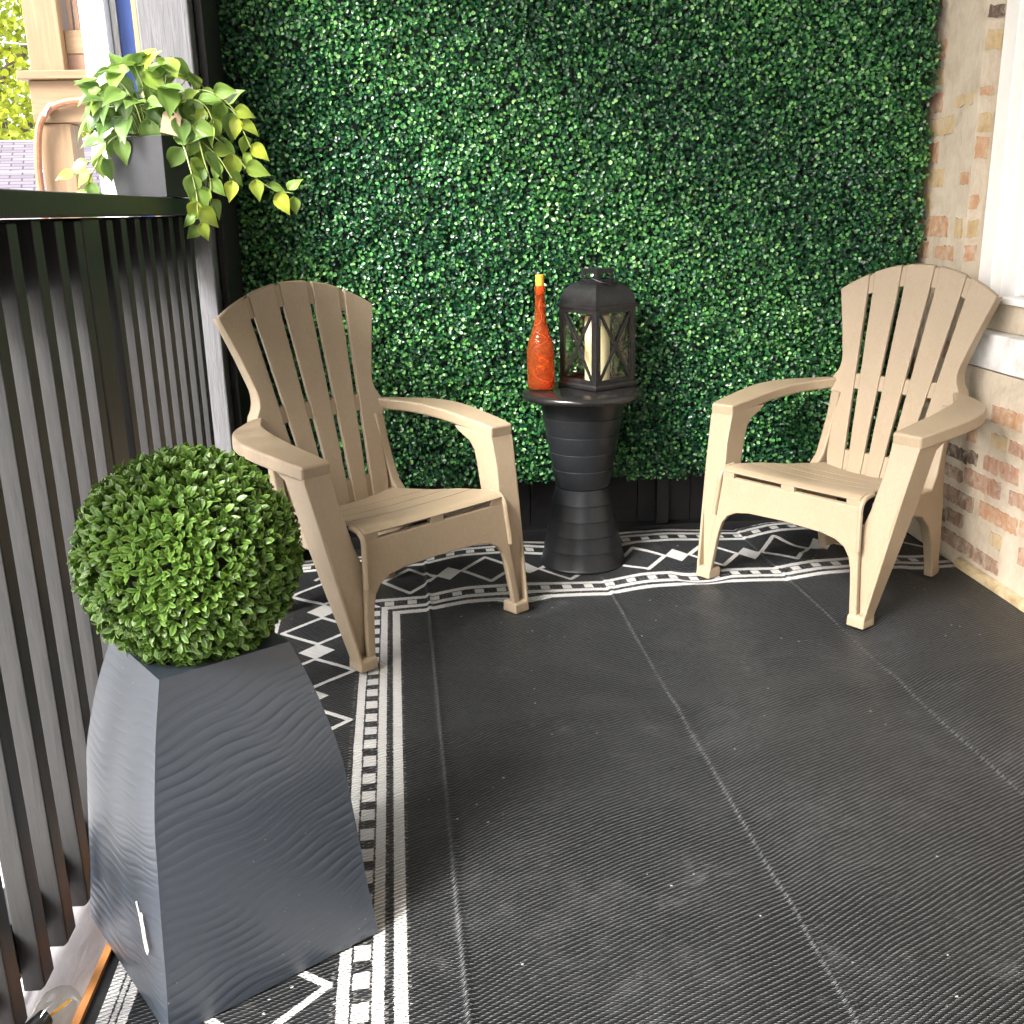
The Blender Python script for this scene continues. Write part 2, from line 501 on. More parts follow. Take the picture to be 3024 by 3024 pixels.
def tube_vf(pts, r, seg=8, closed=False):
    pts = [Vector(q) for q in pts]; rings = []; n = len(pts)
    prev = None
    for i, q in enumerate(pts):
        if closed: t = pts[(i + 1) % n] - pts[i - 1]
        else: t = pts[min(i + 1, n - 1)] - pts[max(i - 1, 0)]
        t.normalize()
        ref = prev if prev is not None else (Vector((0, 0, 1)) if abs(t.z) < 0.9 else Vector((1, 0, 0)))
        s = t.cross(ref).normalized(); u = s.cross(t).normalized(); prev = u
        rr = r[i] if isinstance(r, (list, tuple)) else r
        rings.append([tuple(q + (s * math.cos(2 * math.pi * k / seg) + u * math.sin(2 * math.pi * k / seg)) * rr) for k in range(seg)])
    return loft_vf(rings, closed=closed)


def smooth_path(pts, n=6):
    """Catmull-Rom"""
    P = [np.array(q, float) for q in pts]; P = [2 * P[0] - P[1]] + P + [2 * P[-1] - P[-2]]; out = []
    for i in range(1, len(P) - 2):
        for k in range(n):
            t = k / n; a, b, c, d = P[i - 1], P[i], P[i + 1], P[i + 2]
            out.append(0.5 * ((2 * b) + (-a + c) * t + (2 * a - 5 * b + 4 * c - d) * t * t + (-a + 3 * b - 3 * c + d) * t ** 3))
    out.append(P[-2]); return out


def interp(x, keys):
    xs = [k[0] for k in keys]; ys = [k[1] for k in keys]
    return float(np.interp(x, xs, ys))


def cloud(name, P, A, Nn, S, tint, tv, tf, mat, parent=None, rim=None):
    """many small leaves in ONE mesh: template tv (x across, y along, z lift), axis A, normal Nn, size S"""
    P, A, Nn = (np.asarray(q, float) for q in (P, A, Nn))
    A = A / np.linalg.norm(A, axis=1, keepdims=True)
    Bx = np.cross(A, Nn); Bx /= np.linalg.norm(Bx, axis=1, keepdims=True) + 1e-9
    Nn = np.cross(Bx, A)
    tv = np.asarray(tv, float); S = np.asarray(S, float)
    V = P[:, None, :] + S[:, None, None] * (tv[None, :, 0, None] * Bx[:, None, :] + tv[None, :, 1, None] * A[:, None, :] + tv[None, :, 2, None] * Nn[:, None, :])
    N, k = len(P), len(tv)
    tf = np.asarray(tf); F = (np.arange(N)[:, None, None] * k + tf[None]).reshape(-1, tf.shape[1])
    me = bpy.data.meshes.new(name)
    me.vertices.add(N * k); me.vertices.foreach_set('co', V.reshape(-1))
    nf = len(F); w = tf.shape[1]
    me.loops.add(nf * w); me.loops.foreach_set('vertex_index', F.reshape(-1).astype(np.int32))
    me.polygons.add(nf); me.polygons.foreach_set('loop_start', np.arange(0, nf * w, w, dtype=np.int32))
    me.polygons.foreach_set('loop_total', np.full(nf, w, np.int32))
    me.polygons.foreach_set('use_smooth', np.ones(nf, bool))
    me.update(); me.validate()
    at = me.attributes.new('tint', 'FLOAT', 'POINT'); at.data.foreach_set('value', np.repeat(np.asarray(tint, np.float32), k))
    if rim is not None:
        at = me.attributes.new('rim', 'FLOAT', 'POINT'); at.data.foreach_set('value', np.tile(np.asarray(rim, np.float32), N))
    me.materials.append(mat)
    o = bpy.data.objects.new(name, me); COL.objects.link(o)
    if parent is not None: o.parent = parent
    return o


# ------------------------------------------------------------------ setting
tag(box('yard_ground', (-150, 150, -120, 250, -1.9, -1.7), M['yard']), kind='structure')
tag(box('deck_floor', (-0.535, 1.62, -4.0, 3.36, -0.12, -0.012), M['deck']), kind='structure')
tag(box('porch_ceiling', (-1.0, 2.0, -4.0, 3.6, 2.62, 2.72), M['ceiling']), kind='structure')

o = box('end_light_blocker', (-0.535, 1.566, -2.2, -2.0, -0.012, 2.618), M['blocker_dark'])  # added out of view to block light from the front end
tag(o, 'plain unseen wall added behind the viewpoint to block light', 'wall')

# raw timber strip along the deck's open edge
o = box('deck_edge_strip', (-0.546, -0.5345, -1.2, 2.95, -0.10, -0.004), M['orange_wood'])
tag(o, 'raw orange timber strip along the deck edge beside the rug', 'edge strip')

# painted ledge boards outside the railing, just below the deck
t = thing('outer_ledge', 'pale painted ledge of long boards below the railing at the deck edge', 'ledge', (-0.75, 0.9, -0.055))
for i, (x0, x1) in enumerate(((-0.195, -0.02), (-0.02, 0.185))):
    box('board', (x0 + 0.002, x1 - 0.002, -1.9, 2.0, -0.03, -0.002 * i), M['ledge'], t, bevel=0.003)

# back wall behind the hedge: dark boards and studs seen under the hedge
t = thing('back_wall', 'black board wall under and behind the green hedge', 'wall', (0.48, 3.36, 0))
for i in range(12):
    x0 = -1.10 + i * 0.184
    box('board', (x0, x0 + 0.181, 0.0 - 0.002 * (i % 2), 0.03, -0.012, 2.62), M['wall_black'], t)
box('sheathing', (-1.11, 1.12, 0.032, 0.05, -0.012, 2.62), M['wall_black'], t)
for x in (-0.62, 0.245, 1.02):
    box('stud', (x, x + 0.04, -0.05, -0.004, 0.03, 2.6), M['wall_black'], t, bevel=0.002)
box('bottom_plate', (-1.08, 1.08, -0.055, -0.004, -0.011, 0.027), M['wall_black'], t, bevel=0.002)

# ------------------------------------------------------------------ hedge of artificial boxwood
t = thing('boxwood_hedge', 'dense dark green artificial boxwood hedge covering the back wall', 'hedge', (0.46, 3.30, 0.0))
box('backing_mat', (-1.07, 1.075, -0.005, 0.012, 0.225, 1.95), M['wall_black'], t)
N = 118000
px_ = rng.uniform(-1.085, 1.085, N); pz = rng.uniform(0.205, 1.93, N)
ragged = 0.205 + 0.018 * np.sin(px_ * 21) + 0.012 * np.sin(px_ * 53 + 1)
lump = 0.010 * np.sin(px_ * 13 + 1.3 * np.sin(pz * 9)) * np.sin(pz * 12 + px_ * 3) + 0.008 * np.sin(px_ * 31 + pz * 17) + 0.006 * np.sin(pz * 41 - px_ * 23)
depth = rng.beta(2.2, 1.3, N) * 0.048
py_ = -0.006 - depth - lump * 0.8
keep = (pz > ragged - 0.022 * rng.random(N) * (rng.random(N) < 0.3)) & (px_ < 1.075 + 0.014 * np.sin(pz * 27) + 0.012 * rng.random(N)) & (px_ > -1.078 + 0.01 * np.sin(pz * 31))
px_, py_, pz, depth = px_[keep], py_[keep], pz[keep], depth[keep]; N = len(px_)
nrm = np.stack([rng.normal(0, 0.62, N), np.full(N, -1.0), rng.normal(0.25, 0.62, N)], 1)
ax = np.stack([rng.normal(0, 0.8, N), rng.normal(-0.35, 0.4, N), rng.normal(0.15, 0.8, N)], 1)
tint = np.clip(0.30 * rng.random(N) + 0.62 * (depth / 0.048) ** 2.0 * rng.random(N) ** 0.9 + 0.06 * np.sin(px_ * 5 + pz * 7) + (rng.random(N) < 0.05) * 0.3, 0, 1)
tv = [(0, 0, 0), (-0.40, 0.35, 0.12), (-0.36, 0.78, 0.10), (0, 1.0, -0.02), (0.36, 0.78, 0.10), (0.40, 0.35, 0.12), (0, 0.5, -0.04)]
tf = [(0, 1, 6), (1, 2, 6), (2, 3, 6), (3, 4, 6), (4, 5, 6), (5, 0, 6)]
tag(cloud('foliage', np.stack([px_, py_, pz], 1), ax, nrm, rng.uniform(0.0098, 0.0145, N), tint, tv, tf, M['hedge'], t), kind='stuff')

# ------------------------------------------------------------------ right-hand wall
WX = 1.568
t = thing('brick_wall', 'old salvaged brick wall smeared with pale mortar, white window above', 'wall', (WX, 0, 0))
wallparts = [box_vf(0.0, 0.30, 3.03, 3.36, -0.012, 2.62),            # pier by the hedge
             box_vf(0.0, 0.30, -4.0, 3.028, -0.012, 0.598),           # below the sill
             box_vf(0.0, 0.30, -4.0, 1.20, 0.60, 2.62),               # beyond the window, behind the camera
             box_vf(0.0, 0.30, 1.202, 3.028, 2.2, 2.618)]
V, F = join_vf(wallparts)
mk('mortar_face', V, F, M['mortar'], t)
low = [(2.774, 2.615, .464, .505, 1), (2.896, 2.841, .381, .422, 1), (2.761, 2.678, .395, .427, 2), (2.664, 2.560, .394, .425, 0), (3.005, 2.882, .312, .344, 4), (2.878, 2.825, .317, .35, 4),
       (2.786, 2.605, .318, .357, 0), (3.11, 2.896, .249, .279, 3), (2.889, 2.683, .253, .296, 0), (2.636, 2.52, .259, .292, 0), (3.18, 3.041, .171, .191, 4), (3.003, 2.819, .175, .216, 3),
       (2.782, 2.583, .18, .221, 1), (3.061, 2.977, .103, .137, 4), (2.973, 2.867, .111, .147, 3), (2.709, 2.651, .114, .148, 2), (3.002, 2.792, .041, .078, 3), (2.788, 2.652, .039, .074, 3),
       (2.569, 2.48, .19, .222, 1), (3.186, 3.143, .24, .262, 4), (2.50, 2.33, .32, .36, 0), (2.47, 2.29, .25, .29, 1), (2.44, 2.26, .18, .22, 3), (2.56, 2.38, .11, .15, 0), (2.50, 2.35, .46, .505, 1)]
pier = [(3.352, 3.29, 1.629, 1.655, 0), (3.355, 3.248, 1.477, 1.526, 1), (3.321, 3.247, 1.408, 1.446, 2), (3.343, 3.243, 1.328, 1.376, 0), (3.33, 3.16, 1.26, 1.303, 2), (3.162, 3.057, 1.332, 1.357, 2),
        (3.35, 3.242, 1.18, 1.234, 1), (3.341, 3.193, 1.109, 1.156, 2), (3.356, 3.262, 1.035, 1.086, 2), (3.328, 3.138, .962, 1.015, 1), (3.358, 3.248, .895, .936, 1), (3.2, 3.089, .894, .929, 1),
        (3.085, 3.036, 1.114, 1.14, 1), (3.09, 3.046, .961, 1.011, 2), (3.34, 3.2, .82, .865, 0), (3.2, 3.06, .74, .785, 1), (3.35, 3.24, .68, .72, 3), (3.17, 3.05, .60, .65, 0), (3.34, 3.22, .53, .57, 3), (3.18, 3.08, .45, .5, 3), (3.34, 3.22, .39, .43, 4)]
ret = [(0.004, 0.05, 1.55, 1.585, 4), (0.006, 0.05, 1.471, 1.521, 2), (0.004, 0.04, 1.352, 1.374, 1), (0.006, 0.044, 1.252, 1.303, 2), (0.006, 0.042, 1.182, 1.238, 1), (0.004, 0.03, 1.042, 1.078, 1), (0.004, 0.036, .96, 1.007, 2), (0.004, 0.036, .89, .935, 1), (0.006, 0.045, .80, .84, 2)]


def ragged_outline(a0, a1, b0, b1, r=0.003):
    pts = []
    for (p, q) in (((a0, b0), (a1, b0)), ((a1, b0), (a1, b1)), ((a1, b1), (a0, b1)), ((a0, b1), (a0, b0))):
        L = math.hypot(q[0] - p[0], q[1] - p[1]); k = max(3, int(L / 0.013))
        for i in range(k):
            f = i / k
            pts.append((p[0] + (q[0] - p[0]) * f + random.uniform(-r, r), p[1] + (q[1] - p[1]) * f + random.uniform(-r, r)))
    return pts


for (ya, yb_, z0, z1, k) in low + pier:
    pts = [(random.uniform(-0.0042, -0.0022), y, z) for y, z in ragged_outline(yb_, ya, z0 - 0.002, z1 + 0.004)]
    V, F = prism_vf(pts, (0.03, 0, 0))
    mk('brick', V, F, BR[k], t, smooth=True)
for (xa, xb, z0, z1, k) in ret:
    pts = [(x, 3.03 + random.uniform(-0.004, -0.002), z) for x, z in ragged_outline(xa, xb, z0, z1, 0.004)]
    V, F = prism_vf(pts, (0, 0.02, 0))
    mk('brick', V, F, BR[k], t, smooth=True)

# stone sill and window
o = box('stone_sill', (1.5645, 1.90, 1.10, 2.955, 0.601, 0.702), M['limestone'], bevel=0.006)
tag(o, 'thick white stone sill under the window, on the brick wall', 'window sill')
t = thing('white_window', 'white framed window set back in the brick wall above the stone sill', 'window', (1.62, 2.3, 0.70))
box('casing', (0.0, 0.24, 0.652, 0.7275, 0.004, 1.5), M['plaster_white'], t, bevel=0.004)
box('jamb', (0.028, 0.26, 0.566, 0.650, 0.082, 1.5), M['plaster_white'], t, bevel=0.003)
box('lower_sill', (-0.022, 0.26, -1.09, 0.58, 0.082, 0.101), M['plaster_white'], t, bevel=0.003)
box('sub_sill', (-0.005, 0.26, -1.09, 0.65, 0.004, 0.080), M['mortar'], t)
box('sash_frame', (0.04, 0.08, 0.515, 0.563, 0.105, 1.5), M['plaster_white'], t, bevel=0.004)
box('bottom_rail', (0.0405, 0.0795, -1.0, 0.513, 0.105, 0.132), M['plaster_white'], t, bevel=0.004)
box('pane', (0.055, 0.062, -1.0, 0.514, 0.133, 1.5), M['window_glass'], t)
box('muntin', (0.048, 0.054, -1.0, 0.512, 0.62, 0.64), M['plaster_white'], t)
# wooden moulding at the foot of the wall
rings = []
for i in range(26):
    y = -1.0 + i * (3.86 / 25); w = 0.004 * math.sin(i * 1.7)
    rings.append([(1.5665, y, -0.004), (1.549 + w * 0.4, y, -0.004), (1.550 + w * 0.4, y, 0.010), (1.5565, y, 0.020), (1.5665, y, 0.024)])
V, F = loft_vf(rings)
o = mk('wall_moulding', V, F, grain_mat('worn_moulding', (0.30, 0.22, 0.12), (0.55, 0.44, 0.27), (6, 3, 6), 0.6, 0.2), smooth=True)
tag(o, 'worn tan wooden moulding strip along the foot of the brick wall', 'moulding')

# ------------------------------------------------------------------ railing on the left
RX = -0.62
RB = 0.03          # near end of the railing, measured from y = 1
t = thing('porch_railing', 'black painted wooden railing with close balusters on the open side', 'railing', (RX, 1.0, 0))
box('cap_rail', (-0.115, 0.036, RB - 0.03, 1.969, 1.073, 1.1125), M['black_wood'], t, bevel=0.005)
box('sub_rail', (-0.082, -0.0345, RB + 0.0895, 1.968, 0.953, 1.0715), M['black_wood'], t, bevel=0.003)
box('bottom_rail', (-0.082, -0.0345, RB + 0.0895, 1.968, -0.006, 0.082), M['black_wood'], t, bevel=0.003)


def baluster_vf(w=0.038):
    pr = [(0.0, -0.022), (-0.008, -0.030), (-0.033, -0.030), (-0.033, 1.0715), (0.0, 1.0715)]
    return prism_vf([(x, 0, z) for x, z in pr], (0, w, 0))


V, F = baluster_vf()
first = mk('baluster', V, F, M['black_wood'], t, bevel=0.0025)
ys = [0.02 + 0.1 * k for k in range(2, 10)] + [1.108 + 0.0985 * k for k in range(8)]
for k, y in enumerate(ys):
    o = first if k == 0 else first.copy()
    if k: COL.objects.link(o); o.parent = t
    o.location = (random.uniform(-0.0015, 0.0015), y, random.uniform(-0.006, 0.0))
box('newel_post', (-0.089, -0.0005, 0.967, 1.064, -0.02, 1.0715), M['black_wood'], t, bevel=0.004)
box('newel_post', (-0.089, -0.0005, RB, RB + 0.089, -0.02, 1.0715), M['black_wood'], t, bevel=0.004)
V, F = lathe_vf([(0.0035, 0), (0.0035, 0.003), (0.002, 0.004)], 10)
o = mk('screw', V, F, M['iron'], t); o.rotation_euler = (R_(90), 0, 0); o.location = (-0.012, 0.318, 0.52)

o = box('porch_post', (-0.733, -0.600, 2.972, 3.112, -0.1, 2.62), M['post'], bevel=0.006)
tag(o, 'square grey painted timber post in the corner between railing and hedge', 'post')
o = box('post_shade_strip', (-0.596, -0.575, 3.02, 3.355, 0.0, 2.62), M['wall_black'], bevel=0.002)  # black strip standing in for the post's shaded side
tag(o, 'narrow black strip standing in for shade between the grey post and the hedge', 'board')

# ------------------------------------------------------------------ rug
US = np.array(sorted(set(np.round(np.concatenate([np.arange(-0.43, 1.7001, 0.02)] + [f + np.array([-.015, -.011, -.008, -.005, -.002, .001, .004, .007, .011, .016]) for f in (0.08, 0.605, 1.145)]), 4)))); VS = np.arange(-3.2, 0.5301, 0.02)
FOLDS = (0.08, 0.605, 1.145)


def rug_pt(u, v):
    x = -0.131 + u - 0.036 * v
    y = 2.681 + v + 0.100 * u
    h = 0.0
    amp = 0.013 + 0.007 * max(0.0, min(1.0, (v + 0.15) / 0.5))
    edges = (-0.47,) + FOLDS + (1.68,)
    for a, b in zip(edges[:-1], edges[1:]):
        if a <= u <= b:
            s = (u - a) / (b - a)
            h = amp * (min(1.0, 4.5 * s) ** 0.7) * (min(1.0, 2.2 * (1 - s)) ** 0.9) if u > 0.08 else 0.25 * amp * math.sin(math.pi * s)
    for f, hh in zip(FOLDS, (0.0055, 0.0035, 0.003)):
        h += hh * math.exp(-((u - f - 0.004) / 0.0065) ** 2)
    for vc, uu in ((-0.73, 0.1), (-1.42, 0.25)):
        h += 0.006 * math.exp(-((v - vc - 0.04 * u) / 0.05) ** 2)
    h += 0.0022 * math.sin(7 * v + 3 * u) + 0.0015 * math.sin(13 * u - 5 * v)
    # keep it lying down under the feet that stand on it
    h = max(h, 0.0)
    h *= max(0.0, min(1.0, (1.62 - u) / 0.10)) if u > 1.5 else 1.0
    return x, min(y, 3.30), h


SIT = [(-0.2077, 2.3085), (0.222, 2.675), (0.762, 2.851), (1.072, 2.403), (1.448, 2.787), (0.435, 3.05), (-0.357, 1.40), (1.14, 3.09), (-0.45, 2.78), (-0.13, 3.05)]
V, F, UV = [], [], []
for v in VS:
    for u in US:
        x, y, h = rug_pt(u, v)
        for (sx, sy) in SIT:
            rr = 0.09 if (sx, sy) not in ((0.435, 3.05), (-0.357, 1.40)) else (0.22 if sx > 0 else 0.34)
            dd = math.hypot(x - sx, y - sy) / rr
            if dd < 1: h *= dd * dd
        x = min(x, WX - 0.004)
        V.append((x, y, h - 0.004)); UV.append((u, v))
c = len(US)
for i in range(len(VS) - 1):
    for j in range(c - 1):
        a = i * c + j; F.append((a, a + 1, a + c + 1, a + c))
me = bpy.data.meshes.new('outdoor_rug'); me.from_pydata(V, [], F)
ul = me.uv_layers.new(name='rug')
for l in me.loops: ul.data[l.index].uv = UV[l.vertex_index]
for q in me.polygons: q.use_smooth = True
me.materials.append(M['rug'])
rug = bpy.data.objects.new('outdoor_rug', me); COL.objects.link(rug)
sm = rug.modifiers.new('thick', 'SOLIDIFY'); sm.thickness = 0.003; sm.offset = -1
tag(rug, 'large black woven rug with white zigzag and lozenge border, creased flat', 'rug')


# ------------------------------------------------------------------ chairs (local: x sideways, -y forward, z up)
def build_chair(label, loc, rz):
    t = thing('slatted_chair', label, 'chair', loc, rz, 'tan plastic porch chairs')
    T = M['tan']
    wk = [(.27, .152), (.32, .166), (.40, .171), (.455, .175), (.485, .184), (.505, .200), (.53, .214), (.548, .206), (.565, .193), (.585, .188), (.61, .1885), (.70, .2135), (.80, .245), (.83, .2535)]
    W = lambda z: interp(z, wk)
    WL = lambda z: interp(z, [(.28, .158), (.80, .245), (.9, .262)])
    YB = lambda z: interp(z, [(.26, .440), (.42, .485), (.55, .524), (.70, .568), (.80, .599), (.89, .620)])
    ZT = lambda s: .888 - .078 * (abs(s) / .245) ** 2.1

    def face(s, z, back=0.0): return (s, YB(z) - 0.12 * s * s + back, z)
    # five back slats
    g = 0.0078
    for i in range(5):
        ka, kb = -1 + 0.4 * i, -0.6 + 0.4 * i
        grid = []
        cols = 5; rows = 30
        for r in range(rows):
            row = []
            for c_ in range(cols):
                f = c_ / (cols - 1); z0 = 0.275; zt = 0.86
                for _ in range(4):
                    sl = -W(zt) if i == 0 else ka * WL(zt) + g
                    sr = W(zt) if i == 4 else kb * WL(zt) - g
                    zt = ZT(sl + (sr - sl) * f)
                z = z0 + (zt - z0) * r / (rows - 1)
                sl = -W(z) if i == 0 else ka * WL(z) + g
                sr = W(z) if i == 4 else kb * WL(z) - g
                row.append(face(sl + (sr - sl) * f, z))
            grid.append(row)
        V, F = slab_vf(grid, (0, 0.014, 0.002))
        mk('back_slat', V, F, T, t, bevel=0.0035, angle=40)
    # linking webs behind the slats: top arch, waist band, foot band
    for kind in ('top', 'waist', 'foot'):
        grid = []
        for r in range(4):
            row = []
            for c_ in range(25):
                f = c_ / 24 * 2 - 1
                if kind == 'top':
                    s = f * 0.240; z = ZT(s) - 0.006 - 0.056 * (1 - r / 3); s = max(-W(z) + .012, min(W(z) - .012, s))
                elif kind == 'waist':
                    z = 0.520 + 0.044 * r / 3; s = f * (W(z) - 0.008)
                else:
                    z = 0.278 + 0.062 * r / 3; s = f * (W(z) - 0.006)
                row.append(face(s, z, 0.0055))
            grid.append(row)
        V, F = slab_vf(grid, (0, 0.022, 0))
        mk('back_web', V, F, T, t, bevel=0.002, angle=40)
    # turned-back flange round the back's outline
    for sg in (-1, 1):
        rings = []
        for z in list(np.linspace(.30, .8065, 30)):
            s = W(z); x, y, _ = face(s, z)
            dp = interp(z, [(.30, .03), (.45, .045), (.53, .05), (.62, .038), (.80, .034)])
            rings.append([(sg * (s - 0.012), y + 0.005, z), (sg * (s + 0.0003), y + 0.003, z), (sg * (s + 0.003), y + dp, z), (sg * (s - 0.009), y + dp, z)])
        V, F = loft_vf(rings); mk('back_flange', V, F, T, t, bevel=0.003, angle=45)
    rings = []
    for f in np.linspace(-1, 1, 31):
        s = f * 0.234; z = ZT(s); x, y, _ = face(s, z)
        rings.append([(s, y + 0.014, z - 0.001), (s, y + 0.014, z - 0.012), (s, y + 0.034, z - 0.018), (s, y + 0.034, z - 0.007)])
    V, F = loft_vf(rings); mk('back_flange', V, F, T, t, smooth=True)
    # seat: four cross boards, dished
    ZS = lambda y: interp(y, [(.031, .3305), (.034, .334), (.045, .3395), (.07, .343), (.10, .342), (.2, .331), (.3, .314), (.4, .300), (.47, .292)])
    HW = lambda y: interp(y, [(.02, .224), (.10, .221), (.25, .202), (.46, .168)])

    def seat(f, y):
        hw = HW(y); s = f * hw
        dip = 0.020 * (1 - f * f) * interp(y, [(.02, 0), (.08, .35), (.2, 1), (.46, .9)])
        yy = y + 0.055 * (1 - f * f) * interp(y, [(.03, 0), (.12, .25), (.3, 1), (.45, .2)]) - 0.02 * interp(y, [(.03, 0), (.3, 1), (.45, 0)])
        return (s, yy, ZS(y) - dip)
    cuts = [(.031, .148), (.151, .236), (.239, .318), (.321, .462)]
    for (a, b) in cuts:
        grid = [[seat(c_ / 20 * 2 - 1, a + (b - a) * r / 8) for c_ in range(21)] for r in range(9)]
        V, F = slab_vf(grid, (0, 0.012, -0.007)); mk('seat_board', V, F, T, t, bevel=0.0025, angle=40)
    # armrests
    keys = [(.336, .257, .104, .503), (.345, .258, .15, .509), (.355, .259, .23, .518), (.361, .258, .30, .526), (.358, .252, .36, .532), (.343, .243, .41, .536), (.314, .229, .455, .539), (.272, .208, .49, .542), (.224, .186, .522, .547)]
    for sg in (-1, 1):
        K = smooth_path([np.array(q) for q in keys], 4)
        rings = [[(sg * o_, y, z), (sg * i_, y, z + 0.002), (sg * i_, y + 0.001, z - 0.030), (sg * o_, y + 0.001, z - 0.036)] for o_, i_, y, z in K]
        V, F = loft_vf(rings); mk('armrest', V, F, T, t, bevel=0.007, seg=3, angle=50)
        # front leg: upper post, recessed channel, outer blade, foot
        parts = []
        ring = lambda z, si, so, yf, yb_: [(sg * si, yf, z), (sg * so, yf, z), (sg * so, yb_, z), (sg * si, yb_, z)]
        parts.append(loft_vf([ring(.028, .248, .281, .022, .036), ring(.15, .236, .2955, .034, .055), ring(.25, .226, .307, .046, .075), ring(.30, .240, .313, .057, .13), ring(.40, .2545, .3245, .084, .166), ring(.435, .256, .3285, .094, .178), ring(.456, .2572, .331, .1, .198), ring(.476, .2572, .3335, .1055, .240), ring(.490, .2585, .3325, .108, .262)]))
        poly = [(-.003, 0), (-.001, .03), (.030, .17), (.0665, .33), (.104, .474), (.196, .474), (.174, .40), (.150, .31), (.114, .21), (.076, .11), (.046, .03), (.040, 0)]
        so = lambda z: .272 + .056 * (z / .48)
        pts = [(sg * so(z), y, z) for y, z in poly]
        parts.append(prism_vf(pts, (sg * 0.009, 0, 0)))
        parts.append(loft_vf([ring(.0, .233, .284, -.004, .05), ring(.026, .2325, .2835, -.002, .048), ring(.033, .236, .280, .004, .044)]))
        V, F = join_vf(parts); mk('front_leg', V, F, T, t, bevel=0.004, angle=35)
        # side rail and rear leg
        poly = [(.085, .318), (.085, .262), (.20, .243), (.30, .232), (.37, .212), (.425, .170), (.46, .11), (.482, .045), (.488, .0), (.540, .0), (.546, .022), (.536, .03), (.530, .12), (.522, .21), (.512, .28), (.506, .33), (.508, .37), (.520, .43), (.536, .50), (.500, .51), (.487, .44), (.470, .38), (.45, .32), (.42, .283), (.30, .292)]
        sx = lambda y: .226 - .062 * max(0, (y - .09)) / .42
        pts = [(sg * sx(y), y, z) for y, z in poly]
        V, F = prism_vf(pts, (sg * 0.030, 0, 0)); mk('rear_leg', V, F, T, t, bevel=0.006, angle=40)
        # curved trim from the seat corner down the apron
        path = smooth_path([(sg * .2295, .085, .338), (sg * .2295, .050, .334), (sg * .230, .031, .315), (sg * .232, .026, .28), (sg * .238, .018, .20)], 4)
        V, F = tube_vf(path, 0.007, 8); mk('seat_trim', V, F, T, t, smooth=True)
    # front apron with its two inner leg strips
    half = [(.228, .313), (.233, .25), (.243, .15), (.258, .02), (.258, .012), (.236, .012), (.226, .10), (.220, .145), (.210, .178), (.193, .200), (.165, .214), (.12, .222), (.0, .226)]
    ya = lambda z: .034 * (z / .32)
    pts = [(s, ya(z), z) for s, z in half] + [(-s, ya(z), z) for s, z in half[-2::-1]]
    V, F = prism_vf(pts, (0, 0.016, 0.002)); mk('front_apron', V, F, T, t, bevel=0.004, angle=50)
    for s in (-.206, .0, .206):
        box('seat_tab', (s - .022, s + .022, .0335, .048, .310, .331), T, t, bevel=0.002)
    return t


chair = build_chair('tan plastic slatted chair beside the black railing, seat turned toward the right', (0.0063, 2.4742, 0.003), R_(39.34))
second = chair.copy(); COL.objects.link(second)
second.location = (0.9144, 2.6361, 0.001); second.rotation_euler = (0, 0, R_(-55.25))
second['label'] = 'tan plastic slatted chair in the corner against the brick wall, facing left'
for ch in list(chair.children):
    c2 = ch.copy(); COL.objects.link(c2); c2.parent = second

# ------------------------------------------------------------------ side table of two stacked buckets
t = thing('side_table', 'round black side table made of two stacked ribbed buckets before the hedge', 'side table', (0.435, 3.055, 0.0))


def bucket(r0, r1, z0, z1, nrib, flip):
    prof = []
    n = nrib + 1
    for i in range(n):
        a, b = i / n, (i + 1) / n
        ra, rb = r0 + (r1 - r0) * a, r0 + (r1 - r0) * b
        za, zb = z0 + (z1 - z0) * a, z0 + (z1 - z0) * b
        lip = 0.0022
        prof += [(ra + (0 if flip else -lip), za + 0.0008), (rb + (-lip if flip else 0), zb - 0.0022)]
        prof += [(rb + (-lip if flip else 0), zb - 0.0008)]
    return prof


V, F = lathe_vf([(0.134, 0.0), (0.1345, 0.004), (0.132, 0.007)] + bucket(0.131, 0.086, 0.008, 0.248, 4, True), 64)
mk('lower_bucket', V, F, M['table_black'], t, smooth=True, angle=25)
V, F = lathe_vf([(0.082, 0.249)] + bucket(0.0855, 0.131, 0.252, 0.520, 4, False), 64)
mk('upper_bucket', V, F, M['table_black'], t, smooth=True, angle=25)
V, F = lathe_vf([(0.13, 0.5205), (0.172, 0.5205), (0.180, 0.524), (0.1835, 0.5325), (0.180, 0.541), (0.172, 0.5445), (0.10, 0.5452), (0.02, 0.5452)], 72)
mk('tabletop', V, F, M['lacquer'], t, smooth=True, angle=60)

# ------------------------------------------------------------------ lantern
ZL = 0.5465
t = thing('candle_lantern', 'black metal lantern with crossed bars and domed roof on the round table', 'lantern', (0.488, 3.108, ZL), R_(34))
a = 0.081


def rect_ring(h, z): return [(-h, -h, z), (h, -h, z), (h, h, z), (-h, h, z)]


